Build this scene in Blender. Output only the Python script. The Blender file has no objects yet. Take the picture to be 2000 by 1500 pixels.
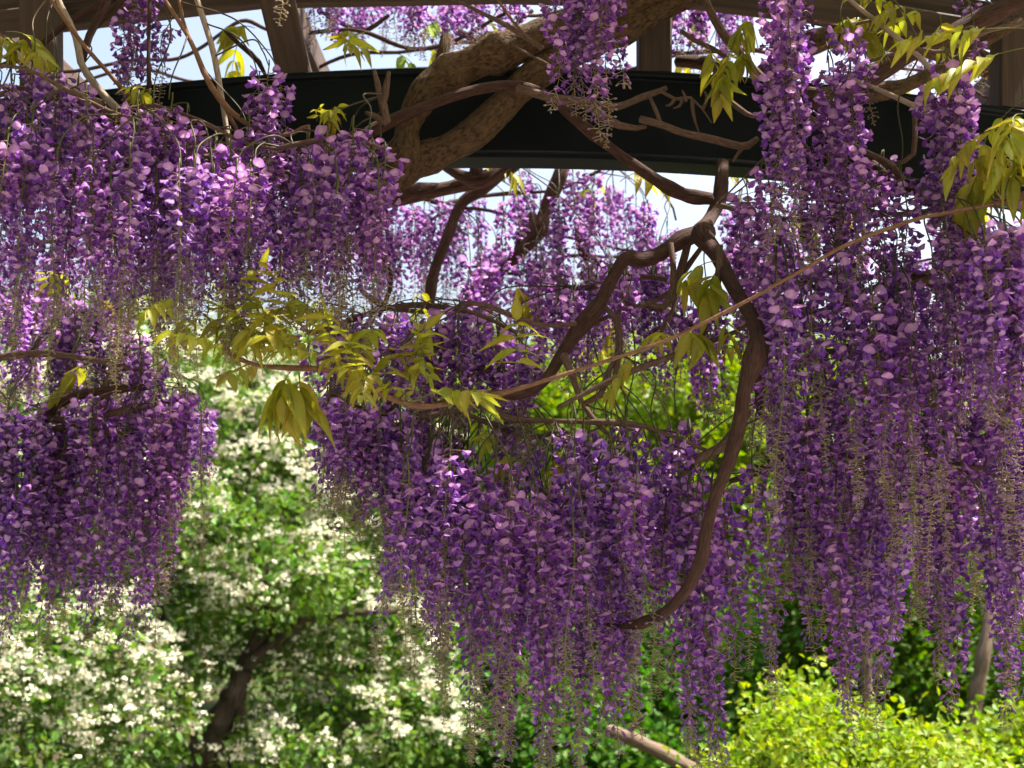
import bpy, math, random
import numpy as np
from mathutils import Vector, Matrix

R = math.radians
random.seed(7)
rng = np.random.default_rng(7)
sc = bpy.context.scene

# ------------------------------------------------------------------ camera
CAM_Z, PITCH, LENS = 1.6, R(8.5), 45.0
cam = bpy.data.cameras.new('camera')
cam.lens, cam.sensor_width, cam.clip_end, cam.clip_start = LENS, 36.0, 1000.0, 0.05
cam.dof.use_dof = True
cam.dof.focus_distance = 3.0
cam.dof.aperture_fstop = 4.0
cam_o = bpy.data.objects.new('camera', cam)
sc.collection.objects.link(cam_o)
cam_o.location = (0, 0, CAM_Z)
cam_o.rotation_euler = (R(90) + PITCH, 0, 0)
sc.camera = cam_o

# ------------------------------------------------------------------ sky, sun, exposure
SUN_EL, SUN_AZ = R(62), R(84)          # azimuth clockwise from +Y (high on the right)
world = bpy.data.worlds.new('World')
sc.world = world
world.use_nodes = True
wn = world.node_tree.nodes
sky = wn.new('ShaderNodeTexSky')
sky.sky_type = 'NISHITA'
sky.sun_disc = False
sky.sun_elevation, sky.sun_rotation = SUN_EL, SUN_AZ
sky.air_density, sky.dust_density, sky.ozone_density = 1.0, 8.0, 0.0
wn['Background'].inputs['Strength'].default_value = 0.15
world.node_tree.links.new(sky.outputs[0], wn['Background'].inputs['Color'])
sun = bpy.data.lights.new('sun', 'SUN')
sun.energy, sun.angle, sun.color = 5.0, R(0.6), (1.0, 0.95, 0.86)
sun_o = bpy.data.objects.new('sun', sun)
sc.collection.objects.link(sun_o)
sd = Vector((math.sin(SUN_AZ) * math.cos(SUN_EL), math.cos(SUN_AZ) * math.cos(SUN_EL), math.sin(SUN_EL)))
sun_o.rotation_euler = sd.to_track_quat('Z', 'Y').to_euler()
sun_o.location = (6, 6, 12)
vs = sc.view_settings
vs.view_transform, vs.look, vs.gamma, vs.use_curve_mapping = 'Standard', 'None', 1.0, False
vs.exposure = 1.45
sc.render.engine = 'CYCLES'
cy = sc.cycles
cy.max_bounces, cy.diffuse_bounces, cy.glossy_bounces, cy.transmission_bounces, cy.transparent_max_bounces = 5, 3, 2, 3, 4
cy.use_denoising = True

# ------------------------------------------------------------------ helpers
COL = sc.collection
F_PX = LENS / 36.0 * 2000.0


def P(px, py, Y):
    """World point at depth Y that stands at the photo's pixel (2000 x 1500)."""
    cx, cyy = (px - 1000) / F_PX, (750 - py) / F_PX
    d = Vector((cx, math.cos(PITCH) - cyy * math.sin(PITCH), math.sin(PITCH) + cyy * math.cos(PITCH)))
    return Vector((0, 0, CAM_Z)) + d * (Y / d.y)


def px_m(Y):
    return Y / F_PX


def tag(o, label=None, cat=None, group=None, kind=None):
    if label: o['label'] = label
    if cat: o['category'] = cat
    if group: o['group'] = group
    if kind: o['kind'] = kind
    return o


def empty(name, loc, label=None, cat=None, group=None):
    o = bpy.data.objects.new(name, None)
    COL.objects.link(o)
    o.location = loc
    o.empty_display_size = 0.1
    return tag(o, label, cat, group)


def link(name, me, parent=None, M=None):
    o = bpy.data.objects.new(name, me)
    COL.objects.link(o)
    if parent is not None:
        o.parent = parent
        o.matrix_parent_inverse = WORLD_INV[parent.name] if parent.name in WORLD_INV else Matrix()
    if M is not None:
        o.matrix_basis = M
    return o


WORLD_INV = {}      # things stand at their base; their parts keep world coordinates


def thing(name, loc, label, cat, group=None):
    o = empty(name, loc, label, cat, group)
    WORLD_INV[o.name] = Matrix.Translation(-Vector(loc))
    return o


def mesh_np(name, V, Q=None, T=None, C=None, mat=None, smooth=True, uv=None):
    me = bpy.data.meshes.new(name)
    V = np.asarray(V, dtype=np.float32)
    Q = np.zeros((0, 4), np.int32) if Q is None or len(Q) == 0 else np.asarray(Q, np.int32)
    T = np.zeros((0, 3), np.int32) if T is None or len(T) == 0 else np.asarray(T, np.int32)
    me.vertices.add(len(V))
    me.vertices.foreach_set('co', V.ravel())
    li = np.concatenate([Q.ravel(), T.ravel()])
    me.loops.add(len(li))
    me.loops.foreach_set('vertex_index', li)
    tot = np.concatenate([np.full(len(Q), 4), np.full(len(T), 3)]).astype(np.int32)
    st = np.concatenate([[0], np.cumsum(tot)[:-1]]).astype(np.int32)
    me.polygons.add(len(tot))
    me.polygons.foreach_set('loop_start', st)
    me.polygons.foreach_set('loop_total', tot)
    me.polygons.foreach_set('use_smooth', np.full(len(tot), smooth))
    if C is not None:
        C = np.asarray(C, np.float32)
        if C.shape[1] == 3:
            C = np.concatenate([C, np.ones((len(C), 1), np.float32)], 1)
        a = me.color_attributes.new('Col', 'FLOAT_COLOR', 'POINT')
        a.data.foreach_set('color', C.ravel())
    if uv is not None:
        u = me.uv_layers.new(name='UVMap')
        u.data.foreach_set('uv', np.asarray(uv, np.float32)[li].ravel())
    me.update(calc_edges=True)
    me.validate()
    if mat is not None:
        me.materials.append(mat)
    return me


class Acc:
    """Collects pieces (V, Q, T, C) into one mesh."""
    def __init__(s): s.V, s.Q, s.T, s.C, s.n = [], [], [], [], 0

    def add(s, V, Q, T, C):
        s.V.append(V)
        if Q is not None and len(Q): s.Q.append(np.asarray(Q) + s.n)
        if T is not None and len(T): s.T.append(np.asarray(T) + s.n)
        s.C.append(C)
        s.n += len(V)

    def mesh(s, name, mat, smooth=True):
        return mesh_np(name, np.concatenate(s.V), np.concatenate(s.Q) if s.Q else None,
                       np.concatenate(s.T) if s.T else None, np.concatenate(s.C), mat, smooth)


# ------------------------------------------------------------------ materials
def new_mat(name):
    m = bpy.data.materials.new(name)
    m.use_nodes = True
    nt = m.node_tree
    return m, nt, nt.nodes, nt.links, nt.nodes['Principled BSDF']


def N(nodes, t, **kw):
    n = nodes.new(t)
    for k, v in kw.items():
        if hasattr(n, k): setattr(n, k, v)
    return n


def petal_mat(name, transl=0.4, rough=0.55, hue_var=0.03, val_var=0.25, tsat=1.15, sheen=0.0):
    """Thin plant tissue: colour from the mesh, a little change per object, light passes through."""
    m, nt, nd, lk, bs = new_mat(name)
    at = N(nd, 'ShaderNodeAttribute'); at.attribute_name = 'Col'
    oi = N(nd, 'ShaderNodeObjectInfo')
    hs = N(nd, 'ShaderNodeHueSaturation')
    mh = N(nd, 'ShaderNodeMapRange'); mh.inputs[3].default_value, mh.inputs[4].default_value = 0.5 - hue_var / 2, 0.5 + hue_var / 2
    mv = N(nd, 'ShaderNodeMapRange'); mv.inputs[3].default_value, mv.inputs[4].default_value = 1 - val_var, 1 + val_var
    no = N(nd, 'ShaderNodeTexNoise'); no.inputs['Scale'].default_value = 90
    tc = N(nd, 'ShaderNodeTexCoord')
    lk.new(tc.outputs['Object'], no.inputs['Vector'])
    ad = N(nd, 'ShaderNodeMath', operation='MULTIPLY_ADD'); ad.inputs[1].default_value, ad.inputs[2].default_value = 0.35, 0.83
    lk.new(no.outputs[0], ad.inputs[0])
    ml = N(nd, 'ShaderNodeMath', operation='MULTIPLY')
    fr = N(nd, 'ShaderNodeMath', operation='FRACT')
    m7 = N(nd, 'ShaderNodeMath', operation='MULTIPLY'); m7.inputs[1].default_value = 7.31
    lk.new(oi.outputs['Random'], m7.inputs[0]); lk.new(m7.outputs[0], fr.inputs[0])
    lk.new(fr.outputs[0], mh.inputs[0])
    lk.new(oi.outputs['Random'], mv.inputs[0])
    lk.new(mv.outputs[0], ml.inputs[0]); lk.new(ad.outputs[0], ml.inputs[1])
    lk.new(mh.outputs[0], hs.inputs['Hue']); lk.new(ml.outputs[0], hs.inputs['Value'])
    lk.new(at.outputs['Color'], hs.inputs['Color'])
    lk.new(hs.outputs[0], bs.inputs['Base Color'])
    bs.inputs['Roughness'].default_value = rough
    bs.inputs['Specular IOR Level'].default_value = 0.3
    tr = N(nd, 'ShaderNodeBsdfTranslucent')
    h2 = N(nd, 'ShaderNodeHueSaturation'); h2.inputs['Saturation'].default_value = tsat
    lk.new(hs.outputs[0], h2.inputs['Color']); lk.new(h2.outputs[0], tr.inputs['Color'])
    mx = N(nd, 'ShaderNodeMixShader'); mx.inputs[0].default_value = transl
    lk.new(bs.outputs[0], mx.inputs[1]); lk.new(tr.outputs[0], mx.inputs[2])
    lk.new(mx.outputs[0], nd['Material Output'].inputs['Surface'])
    return m


def bark_mat(name, c1, c2, c3=None, scale=1.0, bump=0.5, fibre=14.0):
    """Fibrous bark running along the stem (UV: around, along in metres)."""
    m, nt, nd, lk, bs = new_mat(name)
    uv = N(nd, 'ShaderNodeUVMap')
    mp = N(nd, 'ShaderNodeMapping'); mp.inputs['Scale'].default_value = (fibre, 9 * scale, 1)
    lk.new(uv.outputs[0], mp.inputs[0])
    n1 = N(nd, 'ShaderNodeTexNoise'); n1.inputs['Scale'].default_value = 2.2; n1.inputs['Detail'].default_value = 7; n1.inputs['Distortion'].default_value = 0.7
    lk.new(mp.outputs[0], n1.inputs['Vector'])
    tc = N(nd, 'ShaderNodeTexCoord')
    n2 = N(nd, 'ShaderNodeTexNoise'); n2.inputs['Scale'].default_value = 11 * scale; n2.inputs['Detail'].default_value = 4
    lk.new(tc.outputs['Object'], n2.inputs['Vector'])
    r1 = N(nd, 'ShaderNodeValToRGB')
    r1.color_ramp.elements[0].position, r1.color_ramp.elements[1].position = 0.32, 0.72
    r1.color_ramp.elements[0].color, r1.color_ramp.elements[1].color = (*c1, 1), (*c2, 1)
    lk.new(n1.outputs[0], r1.inputs[0])
    mx = N(nd, 'ShaderNodeMix'); mx.data_type = 'RGBA'
    r2 = N(nd, 'ShaderNodeValToRGB')
    r2.color_ramp.elements[0].position, r2.color_ramp.elements[1].position = 0.52, 0.68
    lk.new(n2.outputs[0], r2.inputs[0])
    sc_ = N(nd, 'ShaderNodeMath', operation='MULTIPLY'); sc_.inputs[1].default_value = 0.55 if c3 else 0.0
    lk.new(r2.outputs[0], sc_.inputs[0]); lk.new(sc_.outputs[0], mx.inputs[0])
    lk.new(r1.outputs[0], mx.inputs[6]); mx.inputs[7].default_value = (*(c3 or c2), 1)
    lk.new(mx.outputs[2], bs.inputs['Base Color'])
    bs.inputs['Roughness'].default_value = 0.85
    bs.inputs['Specular IOR Level'].default_value = 0.25
    b = N(nd, 'ShaderNodeBump'); b.inputs['Strength'].default_value = bump; b.inputs['Distance'].default_value = 0.012
    lk.new(n1.outputs[0], b.inputs['Height']); lk.new(b.outputs[0], bs.inputs['Normal'])
    return m


def timber_mat():
    m, nt, nd, lk, bs = new_mat('weathered_timber')
    tc = N(nd, 'ShaderNodeTexCoord'); mp = N(nd, 'ShaderNodeMapping'); mp.inputs['Scale'].default_value = (1.6, 30, 30)
    lk.new(tc.outputs['Object'], mp.inputs[0])
    n1 = N(nd, 'ShaderNodeTexNoise'); n1.inputs['Scale'].default_value = 2.0; n1.inputs['Detail'].default_value = 8; n1.inputs['Distortion'].default_value = 0.4
    lk.new(mp.outputs[0], n1.inputs['Vector'])
    n2 = N(nd, 'ShaderNodeTexNoise'); n2.inputs['Scale'].default_value = 5; n2.inputs['Detail'].default_value = 3
    lk.new(tc.outputs['Object'], n2.inputs['Vector'])
    r = N(nd, 'ShaderNodeValToRGB')
    e = r.color_ramp.elements
    e[0].position, e[0].color = 0.30, (0.022, 0.012, 0.008, 1)
    e[1].position, e[1].color = 0.75, (0.125, 0.068, 0.042, 1)
    e2 = r.color_ramp.elements.new(0.5); e2.color = (0.062, 0.033, 0.021, 1)
    lk.new(n1.outputs[0], r.inputs[0])
    mx = N(nd, 'ShaderNodeMix'); mx.data_type = 'RGBA'
    lk.new(n2.outputs[0], mx.inputs[0]); lk.new(r.outputs[0], mx.inputs[6]); mx.inputs[7].default_value = (0.06, 0.037, 0.026, 1)
    lk.new(mx.outputs[2], bs.inputs['Base Color'])
    bs.inputs['Roughness'].default_value = 0.8
    b = N(nd, 'ShaderNodeBump'); b.inputs['Strength'].default_value = 0.6; b.inputs['Distance'].default_value = 0.006
    lk.new(n1.outputs[0], b.inputs['Height']); lk.new(b.outputs[0], bs.inputs['Normal'])
    return m


def steel_mat():
    m, nt, nd, lk, bs = new_mat('black_painted_steel')
    tc = N(nd, 'ShaderNodeTexCoord')
    n = N(nd, 'ShaderNodeTexNoise'); n.inputs['Scale'].default_value = 6; n.inputs['Detail'].default_value = 8
    lk.new(tc.outputs['Object'], n.inputs['Vector'])
    r = N(nd, 'ShaderNodeValToRGB')
    r.color_ramp.elements[0].position, r.color_ramp.elements[0].color = 0.35, (0.0022, 0.0036, 0.0055, 1)
    r.color_ramp.elements[1].position, r.color_ramp.elements[1].color = 0.8, (0.006, 0.0085, 0.0115, 1)
    lk.new(n.outputs[0], r.inputs[0]); lk.new(r.outputs[0], bs.inputs['Base Color'])
    n2 = N(nd, 'ShaderNodeTexNoise'); n2.inputs['Scale'].default_value = 260; n2.inputs['Detail'].default_value = 2
    lk.new(tc.outputs['Object'], n2.inputs['Vector'])
    mr = N(nd, 'ShaderNodeMapRange'); mr.inputs[3].default_value, mr.inputs[4].default_value = 0.38, 0.62
    lk.new(n.outputs[0], mr.inputs[0]); lk.new(mr.outputs[0], bs.inputs['Roughness'])
    b = N(nd, 'ShaderNodeBump'); b.inputs['Strength'].default_value = 0.12; b.inputs['Distance'].default_value = 0.002
    lk.new(n2.outputs[0], b.inputs['Height']); lk.new(b.outputs[0], bs.inputs['Normal'])
    bs.inputs['Specular IOR Level'].default_value = 0.18
    return m


def ground_mat():
    m, nt, nd, lk, bs = new_mat('lawn_soil')
    tc = N(nd, 'ShaderNodeTexCoord')
    n = N(nd, 'ShaderNodeTexNoise'); n.inputs['Scale'].default_value = 1.4; n.inputs['Detail'].default_value = 10
    lk.new(tc.outputs['Object'], n.inputs['Vector'])
    r = N(nd, 'ShaderNodeValToRGB')
    r.color_ramp.elements[0].position, r.color_ramp.elements[0].color = 0.35, (0.05, 0.035, 0.02, 1)
    r.color_ramp.elements[1].position, r.color_ramp.elements[1].color = 0.6, (0.045, 0.085, 0.02, 1)
    lk.new(n.outputs[0], r.inputs[0]); lk.new(r.outputs[0], bs.inputs['Base Color'])
    bs.inputs['Roughness'].default_value = 1.0
    bs.inputs['Specular IOR Level'].default_value = 0.05
    b = N(nd, 'ShaderNodeBump'); b.inputs['Distance'].default_value = 0.05
    lk.new(n.outputs[0], b.inputs['Height']); lk.new(b.outputs[0], bs.inputs['Normal'])
    return m


MT = dict(
    petal=petal_mat('wisteria_petal', 0.40, 0.6, 0.035, 0.2),
    stem=petal_mat('green_stem', 0.0, 0.5, 0.03, 0.2),
    leaf=petal_mat('young_leaf', 0.5, 0.42, 0.05, 0.15, 1.1),
    foliage=petal_mat('foliage', 0.45, 0.5, 0.02, 0.05, 1.1),
    white=petal_mat('hawthorn_petal', 0.3, 0.6, 0.0, 0.03, 1.0),
    bark=bark_mat('old_wisteria_bark', (0.035, 0.019, 0.010), (0.165, 0.094, 0.048), (0.15, 0.10, 0.04), 3.0, 1.0),
    limb=bark_mat('brown_limb_bark', (0.028, 0.013, 0.009), (0.10, 0.047, 0.033), None, 1.6, 0.5),
    twig=bark_mat('grey_brown_twig', (0.06, 0.034, 0.024), (0.19, 0.115, 0.082), None, 3.0, 0.4, 8),
    young=bark_mat('reddish_young_stem', (0.12, 0.056, 0.03), (0.27, 0.145, 0.085), None, 3.0, 0.3, 8),
    pale=bark_mat('pale_tan_stem', (0.26, 0.19, 0.14), (0.45, 0.36, 0.28), None, 3.0, 0.3, 8),
    trunk=bark_mat('tree_trunk_bark', (0.03, 0.021, 0.015), (0.12, 0.086, 0.062), None, 0.7, 1.0, 10),
    palebark=bark_mat('pale_trunk_bark', (0.08, 0.055, 0.036), (0.19, 0.135, 0.092), None, 0.6, 0.7, 8),
    timber=timber_mat(), steel=steel_mat(), ground=ground_mat())

# ------------------------------------------------------------------ ground
gv = np.array([[-300, -300, 0], [300, -300, 0], [300, 300, 0], [-300, 300, 0]], float)
g = link('ground', mesh_np('ground', gv, [[0, 1, 2, 3]], None, None, MT['ground']))
tag(g, 'mown grass and bare soil under the pergola and trees', 'ground', kind='structure')


def bounce_gravel_mat():
    m, nt, nd, lk, bs = new_mat('bounce_gravel')
    tc = N(nd, 'ShaderNodeTexCoord')
    v = N(nd, 'ShaderNodeTexVoronoi'); v.inputs['Scale'].default_value = 70
    lk.new(tc.outputs['Object'], v.inputs['Vector'])
    r = N(nd, 'ShaderNodeValToRGB')
    r.color_ramp.elements[0].color, r.color_ramp.elements[1].color = (0.28, 0.24, 0.20, 1), (0.45, 0.40, 0.34, 1)
    lk.new(v.outputs['Color'], r.inputs[0]); lk.new(r.outputs[0], bs.inputs['Base Color'])
    bs.inputs['Roughness'].default_value = 0.95
    b = N(nd, 'ShaderNodeBump'); b.inputs['Distance'].default_value = 0.01
    lk.new(v.outputs['Distance'], b.inputs['Height']); lk.new(b.outputs[0], bs.inputs['Normal'])
    return m


px_ = np.linspace(-9, 9, 25)
pv = [(x, -5.5 + .25 * math.sin(x * .7), .004) for x in px_] + [(x, 5.2 + .2 * math.sin(x * .9 + 1), .004) for x in px_]
bounce_o = link('bounce_strip', mesh_np('bounce_strip', np.array(pv), [(i, i + 1, 26 + i, 25 + i) for i in range(24)], None, None, bounce_gravel_mat()))  # pale gravel added out of view, throws warm light up onto the racemes
tag(bounce_o, 'added unseen strip of pale gravel that bounces light up under the pergola', 'bounce_strip', kind='structure')

# ------------------------------------------------------------------ tubes (branches, trunks, stems)
def spline(pts, n):
    pts = [np.array(p, float) for p in pts]
    if len(pts) == 2:
        return np.array([pts[0] + (pts[1] - pts[0]) * t for t in np.linspace(0, 1, n)])
    p = [2 * pts[0] - pts[1]] + pts + [2 * pts[-1] - pts[-2]]
    out = []
    segs = len(pts) - 1
    for t in np.linspace(0, segs, n):
        i = min(int(t), segs - 1)
        u = t - i
        a, b, c, d = p[i:i + 4]
        out.append(0.5 * ((2 * b) + (c - a) * u + (2 * a - 5 * b + 4 * c - d) * u * u + (3 * b - a - 3 * c + d) * u ** 3))
    return np.array(out)


def tube_arrays(C, rad, sides=8, rough=0.0, seed=0, twist=0.0):
    """Rings along centreline C; returns V, Q, T, uv."""
    r_ = np.random.default_rng(seed)
    n = len(C)
    tan = np.gradient(C, axis=0)
    tan /= np.linalg.norm(tan, axis=1)[:, None] + 1e-9
    up = np.array([0.13, 0.31, 0.94])
    nrm = np.cross(tan[0], up); nrm /= np.linalg.norm(nrm)
    V, UV = [], []
    L = np.concatenate([[0], np.cumsum(np.linalg.norm(np.diff(C, axis=0), axis=1))])
    ph = r_.uniform(0, 6.28, 4)
    for i in range(n):
        nrm = nrm - tan[i] * np.dot(nrm, tan[i]); nrm /= np.linalg.norm(nrm) + 1e-9
        bi = np.cross(tan[i], nrm)
        for k in range(sides):
            a = 2 * math.pi * k / sides
            f = 1.0
            if rough:
                f += rough * (math.sin(2 * a + ph[0] + twist * L[i] * 9) + 0.7 * math.sin(3 * a + ph[1] - twist * L[i] * 14) + 0.5 * math.sin(L[i] * 35 + ph[2] + a))
                f += rough * r_.normal(0, 0.35)
            V.append(C[i] + (nrm * math.cos(a) + bi * math.sin(a)) * rad[i] * f)
            UV.append((k / sides if k <= sides / 2 else 1 - k / sides, L[i]))
    V += [C[0] - tan[0] * rad[0] * 0.4, C[-1] + tan[-1] * rad[-1] * 0.4]
    UV += [(0.2, 0), (0.2, L[-1])]
    Q = [(i * sides + k, i * sides + (k + 1) % sides, (i + 1) * sides + (k + 1) % sides, (i + 1) * sides + k)
         for i in range(n - 1) for k in range(sides)]
    T = [(n * sides, (k + 1) % sides, k) for k in range(sides)]
    T += [(n * sides + 1, (n - 1) * sides + k, (n - 1) * sides + (k + 1) % sides) for k in range(sides)]
    return np.array(V), Q, T, np.array(UV)


BRANCH_PTS = {}       # vine -> sample points, so that flower stalks start on wood


def branch(vine, pts, radii, mat, name='branch', sides=8, rough=0.06, wob=0.0, twist=0.4, step=0.03, knots=0):
    """A tapered, slightly gnarled limb through world points (radii in metres at each point)."""
    pts = [np.array(p, float) for p in pts]
    tot = sum(np.linalg.norm(pts[i + 1] - pts[i]) for i in range(len(pts) - 1))
    n = max(4, int(tot / step))
    C = spline(pts, n)
    seed = random.randint(0, 10 ** 6)
    r_ = np.random.default_rng(seed)
    if wob:
        for fq in (6.0, 15.0):
            ph = r_.uniform(0, 6.28, 3)
            C += (wob * 6 / fq) * np.sin(np.linspace(0, tot * fq, n)[:, None] + ph[None]) * np.sin(np.linspace(0, math.pi, n))[:, None] ** 0.3
    rad = np.interp(np.linspace(0, len(radii) - 1, n), np.arange(len(radii)), radii)
    rad = rad * (1 + 0.07 * np.sin(np.linspace(0, tot * 22, n) + r_.uniform(0, 6)))
    for _ in range(knots):
        c = r_.integers(1, n - 1)
        rad *= 1 + r_.uniform(0.15, 0.4) * np.exp(-((np.arange(n) - c) / 1.6) ** 2)
    V, Q, T, uv = tube_arrays(C, rad, sides, rough, seed, twist)
    o = link(name, mesh_np(name, V, Q, T, None, MT[mat], True, uv), vine)
    BRANCH_PTS.setdefault(vine.name, []).append(C[::max(1, n // max(6, int(tot / 0.06)))])
    return o


def pbranch(vine, pix, Y, hw, mat, **kw):
    """Limb given along its course: (x, y[, Y]) seen from the photo, half-widths in photo pixels."""
    pts, k = [], len(pix)
    for i, q in enumerate(pix):
        yy = q[2] if len(q) > 2 else (Y if not isinstance(Y, tuple) else Y[0] + (Y[1] - Y[0]) * i / (k - 1))
        pts.append(P(q[0], q[1], yy))
    Ym = Y if not isinstance(Y, tuple) else (Y[0] + Y[1]) / 2
    hw = hw if isinstance(hw, (list, tuple)) else [hw, hw]
    return branch(vine, pts, [h * px_m(Ym) for h in hw], mat, **kw)


# ------------------------------------------------------------------ pergola
perg = thing('pergola', (0, 3.4, 0), 'pergola with arched black steel beam and weathered brown timber struts and planks', 'pergola')


def arch_z(x, z0, k=0.058):
    return z0 - k * (x + 0.06) ** 2


def arched_beam(yc, z0, xr, dep, name):
    """Steel I section bent to a shallow arch: web, flanges with lips."""
    prof = [(-.05, 0), (.05, 0), (.05, -.014), (.046, -.018), (.018, -.022), (.018, -dep + .022), (.046, -dep + .018), (.05, -dep + .014), (.05, -dep),
            (-.05, -dep), (-.05, -dep + .014), (-.046, -dep + .018), (-.036, -dep + .022), (-.036, -.022), (-.046, -.018), (-.05, -.014)]
    xs = np.linspace(-xr, xr, 49)
    V, Q, m = [], [], len(prof)
    for x in xs:
        for (a, b) in prof:
            V.append((x, yc + a, arch_z(x, z0) + b))
    for i in range(len(xs) - 1):
        for k in range(m):
            Q.append((i * m + k, (i + 1) * m + k, (i + 1) * m + (k + 1) % m, i * m + (k + 1) % m))
    me = mesh_np(name, V, Q, None, None, MT['steel'], False)
    o = link(name, me, perg)
    bv = o.modifiers.new('edge', 'BEVEL'); bv.width = 0.003; bv.segments = 1; bv.limit_method = 'ANGLE'; bv.angle_limit = R(25)
    return o


BEAM_TOP, BEAM_DEP = P(900, 130, 3.35).z, 0.258
arched_beam(3.4, BEAM_TOP, 2.9, BEAM_DEP, 'arched_beam')
arched_beam(4.6, BEAM_TOP + 0.50, 3.1, BEAM_DEP, 'arched_beam')


def timber(a, b, w, h, name, roll=0.0):
    """Sawn timber from a to b with worn edges; its grain runs along its own X."""
    a, b = Vector(a), Vector(b)
    L = (b - a).length
    n = max(2, int(L / 0.25))
    V, Q = [], []
    rr = random.Random(int(a.x * 1000 + b.z * 777))
    c = 0.006
    pr = [(-w / 2 + c, -h / 2), (w / 2 - c, -h / 2), (w / 2, -h / 2 + c), (w / 2, h / 2 - c), (w / 2 - c, h / 2), (-w / 2 + c, h / 2), (-w / 2, h / 2 - c), (-w / 2, -h / 2 + c)]
    for i in range(n + 1):
        for (y, z) in pr:
            V.append((L * i / n, y + rr.uniform(-.0015, .0015), z + rr.uniform(-.0015, .0015)))
    for i in range(n):
        for k in range(8):
            Q.append((i * 8 + k, i * 8 + (k + 1) % 8, (i + 1) * 8 + (k + 1) % 8, (i + 1) * 8 + k))
    for base, rev in ((0, True), (n * 8, False)):
        f = [(0, 1, 2, 7), (7, 2, 3, 6), (6, 3, 4, 5)]
        for q in f:
            q = tuple(base + k for k in q)
            Q.append(q[::-1] if rev else q)
    o = link(name, mesh_np(name, V, Q, None, None, MT['timber'], False), perg)
    X = (b - a).normalized()
    up = Vector((0, 0, 1)) if abs(X.z) < 0.9 else Vector((0, -1, 0))
    Yv = up.cross(X).normalized()
    Z = X.cross(Yv)
    M = Matrix((X, Yv, Z)).transposed().to_4x4()
    M = Matrix.Translation(a) @ M @ Matrix.Rotation(roll, 4, 'X')
    o.matrix_basis = M
    return o


def on_beam(px):
    q = P(px, 200, 3.4)
    return Vector((q.x, 3.4, arch_z(q.x, BEAM_TOP)))


# struts that stand on the steel and carry the timber arch
for (bx, tx, ty) in ((82, 80, 0.0), (578, 528, -0.10), (1278, 1278, 0.0), (1972, 1990, 0.05)):
    b0 = on_beam(bx)
    top = P(tx, -60, 3.4)
    timber(b0 + Vector((0, 0, 0.001)), Vector((top.x, 3.4 + ty, BEAM_TOP + 0.33)), 0.092, 0.092, 'strut')
# timber arch in straight lengths, two layers of planks
bpx = [(-420, 120), (0, 48), (520, -12), (980, -20), (1330, -12), (1720, 34), (2420, 150)]
for i in range(len(bpx) - 1):
    a, b = P(*bpx[i], 3.52), P(*bpx[i + 1], 3.52)
    timber(a, b, 0.045, 0.075, 'plank')
for i in range(len(bpx) - 1):
    a, b = P(bpx[i][0] - 60, bpx[i][1] - 42, 3.585), P(bpx[i + 1][0] - 60, bpx[i + 1][1] - 42, 3.585)
    timber(a, b, 0.045, 0.09, 'plank')
# rafters over the roof, in the open behind the arch too
ROOF_Z = BEAM_TOP + 0.42
for x in (-2.5, -1.62, -0.74, 0.52, 1.74, 2.5):
    dz = -0.058 * x * x
    timber((x, 0.2, ROOF_Z - 0.1 + dz), (x, 5.0, ROOF_Z + 0.145 + dz), 0.055, 0.11, 'rafter')
for y in (0.6, 1.2, 1.8, 2.4, 3.0):
    timber((-2.5, y, ROOF_Z - 0.25), (-1.2, y, ROOF_Z - 0.05), 0.04, 0.05, 'batten')
    timber((-1.2, y, ROOF_Z - 0.05), (1.2, y, ROOF_Z - 0.05), 0.04, 0.05, 'batten')
    timber((1.2, y, ROOF_Z - 0.05), (2.5, y, ROOF_Z - 0.25), 0.04, 0.05, 'batten')
# steel columns at the ends of both beams, outside the picture
for (x, y, z0) in ((-2.75, 3.4, BEAM_TOP), (2.75, 3.4, BEAM_TOP), (-3.0, 4.6, BEAM_TOP + .50), (3.0, 4.6, BEAM_TOP + .50)):
    zt = arch_z(x, z0) - BEAM_DEP + 0.02
    s = 0.05
    V = [(x + a * s, y + b * s, z) for z in (0, zt) for (a, b) in ((-1, -1), (1, -1), (1, 1), (-1, 1))]
    V += [(x + a * .1, y + b * .1, z) for z in (0.0, 0.02) for (a, b) in ((-1, -1), (1, -1), (1, 1), (-1, 1))]
    Q = []
    for o_ in (0, 8):
        Q += [(o_ + k, o_ + (k + 1) % 4, o_ + 4 + (k + 1) % 4, o_ + 4 + k) for k in range(4)] + [(o_ + 4, o_ + 5, o_ + 6, o_ + 7)]
    link('column', mesh_np('column', V, Q, None, None, MT['steel'], False), perg)


# ------------------------------------------------------------------ wisteria blossom, bud, raceme
def spindle(L, w, rings, sides, c0, c1, bend=0.0, flat=1.0):
    """Low-poly bud or keel along +X from the origin, tip bends to +Z."""
    V, C = [(0, 0, 0)], [c0]
    for (t, f) in rings:
        for k in range(sides):
            a = 2 * math.pi * (k + 0.5) / sides
            V.append((L * t, w * f * math.cos(a) * flat, w * f * math.sin(a) + bend * t * t * L))
            C.append(tuple(np.array(c0) * (1 - t) + np.array(c1) * t))
    V.append((L, 0, bend * L)); C.append(c1)
    T, Q = [], []
    for k in range(sides):
        T.append((0, 1 + (k + 1) % sides, 1 + k))
    m = len(rings)
    for i in range(m - 1):
        for k in range(sides):
            Q.append((1 + i * sides + k, 1 + i * sides + (k + 1) % sides, 1 + (i + 1) * sides + (k + 1) % sides, 1 + (i + 1) * sides + k))
    e = 1 + m * sides
    for k in range(sides):
        T.append((e, e - sides + k, e - sides + (k + 1) % sides))
    return np.array(V, float), Q, T, np.array(C, float)


def rot(ax, a):
    return np.array(Matrix.Rotation(a, 3, ax))


CREAM = np.array((0.50, 0.40, 0.25))


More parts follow.
